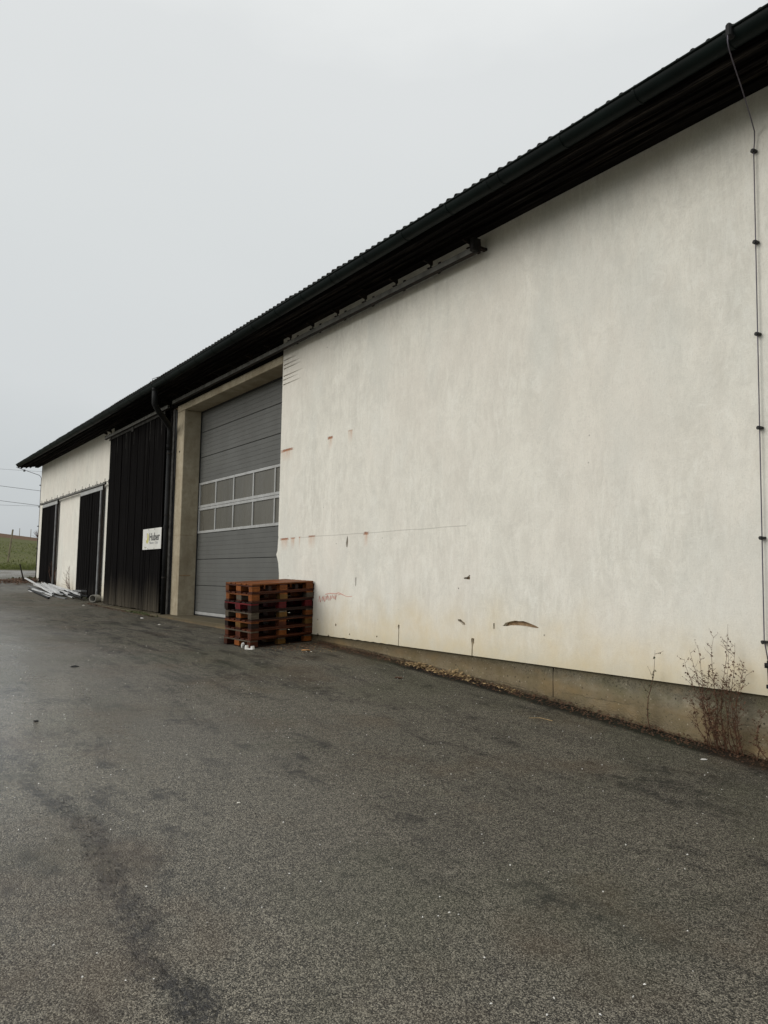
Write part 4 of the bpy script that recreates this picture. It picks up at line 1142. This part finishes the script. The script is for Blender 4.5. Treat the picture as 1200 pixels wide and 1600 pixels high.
# ------------------------------------------------------------------ heap of white profiles by the far doors
r = random.Random(4)
PL = ['topmost white profile, lying aslant across the heap', 'thin white profile along the back of the heap, by the wall', 'flat white profile at the front of the heap', 'longest white profile in the middle of the heap', 'white profile under the aslant one', 'pale profile lying on the asphalt in front of the heap',
      'grey-white profile on the left of the heap', 'short white profile near the right end', 'white channel with its dark open side up', 'lower white profile half hidden in the heap', 'narrow pale strip at the rear', 'grey profile lying lowest at the front']
spots = [((-32.3, -0.80, 0.27), (-27.2, -0.85, 0.10)), ((-30.9, -0.22, 0.12), (-26.4, -0.28, 0.16)), ((-30.0, -0.95, 0.05), (-27.0, -0.88, 0.06)), ((-31.2, -0.6, 0.14), (-26.4, -0.52, 0.14)),
         ((-30.8, -0.75, 0.09), (-26.6, -0.70, 0.08)), ((-29.6, -1.12, 0.02), (-26.8, -1.02, 0.02)), ((-31.3, -0.85, 0.05), (-28.0, -0.92, 0.05)), ((-29.6, -0.42, 0.17), (-25.6, -0.34, 0.18)),
         ((-30.4, -0.55, 0.17), (-26.7, -0.78, 0.12)), ((-30.0, -0.45, 0.06), (-26.0, -0.48, 0.06)), ((-31.0, -0.32, 0.08), (-27.0, -0.38, 0.19)), ((-28.8, -0.95, 0.03), (-26.0, -0.70, 0.03))]
for i, (A, B) in enumerate(spots):
    A = Vector((A[0], A[1], A[2] + yard(A[0], A[1]))); B = Vector((B[0], B[1], B[2] + yard(B[0], B[1])))
    d = B - A; L = d.length; w = r.uniform(0.03, 0.045); h = r.uniform(0.015, 0.03); t = 0.005
    gq = Geo()
    gq.box(0, L, -w, w, 0, t).box(0, L, -w, -w + t, t, h * 2).box(0, L, w - t, w, t, h * 2)
    o = gq.obj('profile', 'white' if i not in (6, 11) else 'steel')
    q = d.to_track_quat('X', 'Z')
    o.rotation_euler = (q @ Matrix.Rotation(PI if i not in (8, 4) else 0, 3, 'X').to_quaternion()).to_euler()
    o.location = A
    tag(o, PL[i], 'profile', 'white profiles in a heap by the far doors')
for i, (A, B) in enumerate((((-28.0, -0.62, 0.10), (-25.2, -0.42, 0.10)), ((-27.6, -0.4, 0.12), (-24.95, -0.30, 0.14)), ((-29.8, -1.1, 0.03), (-26.3, -1.15, 0.03)))):
    A = Vector((A[0], A[1], A[2] + yard(A[0], A[1]))); B = Vector((B[0], B[1], B[2] + yard(B[0], B[1])))
    o = Geo().tube([A, B], 0.035, 8).obj('dark_pipe', 'pipe')
    tag(o, ['black pipe at the right end of the heap of profiles, nearer the asphalt', 'black pipe at the right end of the heap of profiles, nearer the wall', 'black pipe under the front of the heap of profiles'][i], 'pipe', 'black pipes under the white profiles')
sp = Geo().box(-0.2, 0.55, -0.09, 0.09, 0, 0.05, 0.004)
o = sp.obj('grey_box_section', 'steel', None, False, (-25.75, -0.42, yard(-25.75, -0.42) + 0.24), (0, 0, 0.1))
tag(o, 'short grey box section lying on the right end of the heap of profiles', 'metal section')
# short clay pipe with a dark mouth at the corner of the big door
ax = Vector((0.75, -0.65, 0)).normalized()
c0 = Vector((-24.55, -0.12, yard(-24.4, -0.2) + 0.115))
pp = Geo()
n = 20; u = Vector((0, 0, 1)); w = ax.cross(u)
for (off, rr) in ((0.0, 0.115), (0.30, 0.115), (0.30, 0.09), (0.03, 0.085)):
    for j in range(n):
        t = 2 * PI * j / n
        pp.v.append(tuple(c0 + ax * off + (u * math.cos(t) + w * math.sin(t)) * rr))
for k in range(3):
    for j in range(n):
        a = k * n + j; b = k * n + (j + 1) % n
        pp.f.append((a, b, b + n, a + n))
pp.f.append(tuple(range(3 * n, 4 * n))); pp.f.append(tuple(range(n)))
tag(pp.obj('drain_pipe', 'clay', None, True), 'short grey drain pipe with dark round mouth by the big boarded door', 'pipe')
# stake stuck in the soil
st = Geo().tube([(-33.6, -0.62, yard(-33.6, -0.62) + 0.05), (-33.72, -0.68, yard(-33.6, -0.62) + 0.35), (-33.86, -0.75, yard(-33.6, -0.62) + 0.72)], [0.03, 0.028, 0.02], 6)
tag(st.obj('stake', 'darksteel'), 'dark leaning stake at the far corner of the warehouse', 'stake')

# ------------------------------------------------------------------ field edge, posts, power line
def post(x, y, h, lean, w, label, nm='fence_post'):
    z = terrain(x, y)
    o = Geo().tube([(0, 0, -0.1), (lean * 0.5, lean * 0.3, h * 0.5), (lean, lean * 0.5, h)], [w, w * 0.95, w * 0.85], 8).obj(nm, 'postwood', None, False, (x, y, z))
    tag(o, label, 'post')
post(-52, 1.66, 2.0, 0.0, 0.055, 'pale wooden post at the edge of the field, nearest to the yard')
o = bpy.data.objects['fence_post']; o.rotation_euler = (-0.09, 0, 0)
post(-178, 23.4, 1.8, 0.0, 0.06, 'left of the two thin posts on the hill crest')
post(-178, 25.6, 1.9, 0.0, 0.06, 'right of the two thin posts on the hill crest')
# bare bush on the crest, behind the corner
r = random.Random(9)
bs = Geo()
for i in range(60):
    a = r.uniform(0, 2 * PI); p = [Vector((0, 0, 0))]; d = Vector((math.cos(a) * 0.5, math.sin(a) * 0.9, 1)).normalized()
    for k in range(5):
        d = (d + Vector((r.uniform(-.4, .4), r.uniform(-.4, .4), r.uniform(-.1, .3)))).normalized(); p.append(p[-1] + d * r.uniform(0.3, 0.55))
    bs.tube(p, [0.05, 0.04, 0.03, 0.02, 0.015, 0.01], 4)
tag(bs.obj('bush', 'stem', None, False, (-176, 27.0, terrain(-176, 27))), 'bare brown bush on the hill crest beside the far corner of the warehouse', 'bush')
# verge grass at the end of the asphalt
r = random.Random(12); gq = Geo()
for i in range(9000):
    y = r.uniform(-14, 14); x = -47.4 - abs(r.gauss(0, 1.3)) + 0.5 * noise.noise((y * 0.5, 0, 5))
    z = terrain(x, y) - 0.02; h = r.uniform(0.06, 0.2) * (1.3 + noise.noise((x * .6, y * .6, 1))); a = r.uniform(0, PI); w = 0.02
    dx, dy = math.cos(a) * w, math.sin(a) * w; lx, ly = r.uniform(-.06, .06), r.uniform(-.06, .06)
    gq.add([(x - dx, y - dy, z), (x + dx, y + dy, z), (x + lx, y + ly, z + h)], [(0, 1, 2)])
tag(gq.obj('verge_grass', 'grass'), None, None, None, 'stuff')
# rough crop tufts in the field
gq = Geo()
for i in range(7000):
    x = -49 - r.random() ** 1.4 * 60; y = r.uniform(-6, 22)
    z = terrain(x, y) - 0.02; h = r.uniform(0.04, 0.12); a = r.uniform(0, PI); w = r.uniform(0.03, 0.09)
    dx, dy = math.cos(a) * w, math.sin(a) * w
    gq.add([(x - dx, y - dy, z), (x + dx, y + dy, z), (x + r.uniform(-.05, .05), y + r.uniform(-.05, .05), z + h)], [(0, 1, 2)])
tag(gq.obj('field_crop', 'grass'), None, None, None, 'stuff')

pl = thing('power_line', 'overhead power line with four wires crossing the sky beyond the far corner', 'power line', (-90, 0, 3))
def wirep(y, za, zb, sag):
    # through (y=6.4, za) and (y=10.4, zb)
    s = (zb - za) / 4.0
    return za + s * (y - 6.4) + sag * ((y - 8.4) ** 2 - 4)
for za, zb, dxx in ((11.84, 11.93, 0.0), (10.07, 9.84, 0.0), (8.52, 8.25, 0.0), (7.45, 7.60, 8.0)):
    s = (zb - za) / 4
    pts = [(dxx, y, wirep(y, za, zb, 0.0012) - 3) for y in seq(-28, 40, 24)]
    Geo().tube(pts, 0.022 if dxx == 0 and za < 11 else 0.012, 5).obj('wire', 'wire', pl)
Geo().tube([(0, 8.73, 8.78), (0, 8.73, 9.0)], 0.11, 6).obj('spacer', 'wire', pl)
for y in (-28, 40):
    Geo().tube([(0.5, y, terrain(-90, y) - 3.3), (0.5, y, 11.5)], [0.16, 0.11], 10).obj('pole', 'postwood', pl)
    Geo().box(-0.1, 0.6, y - 0.9, y + 0.9, 8.6, 8.75).box(-0.1, 0.6, y - 0.9, y + 0.9, 5.6, 5.72).obj('crossarm', 'postwood', pl)
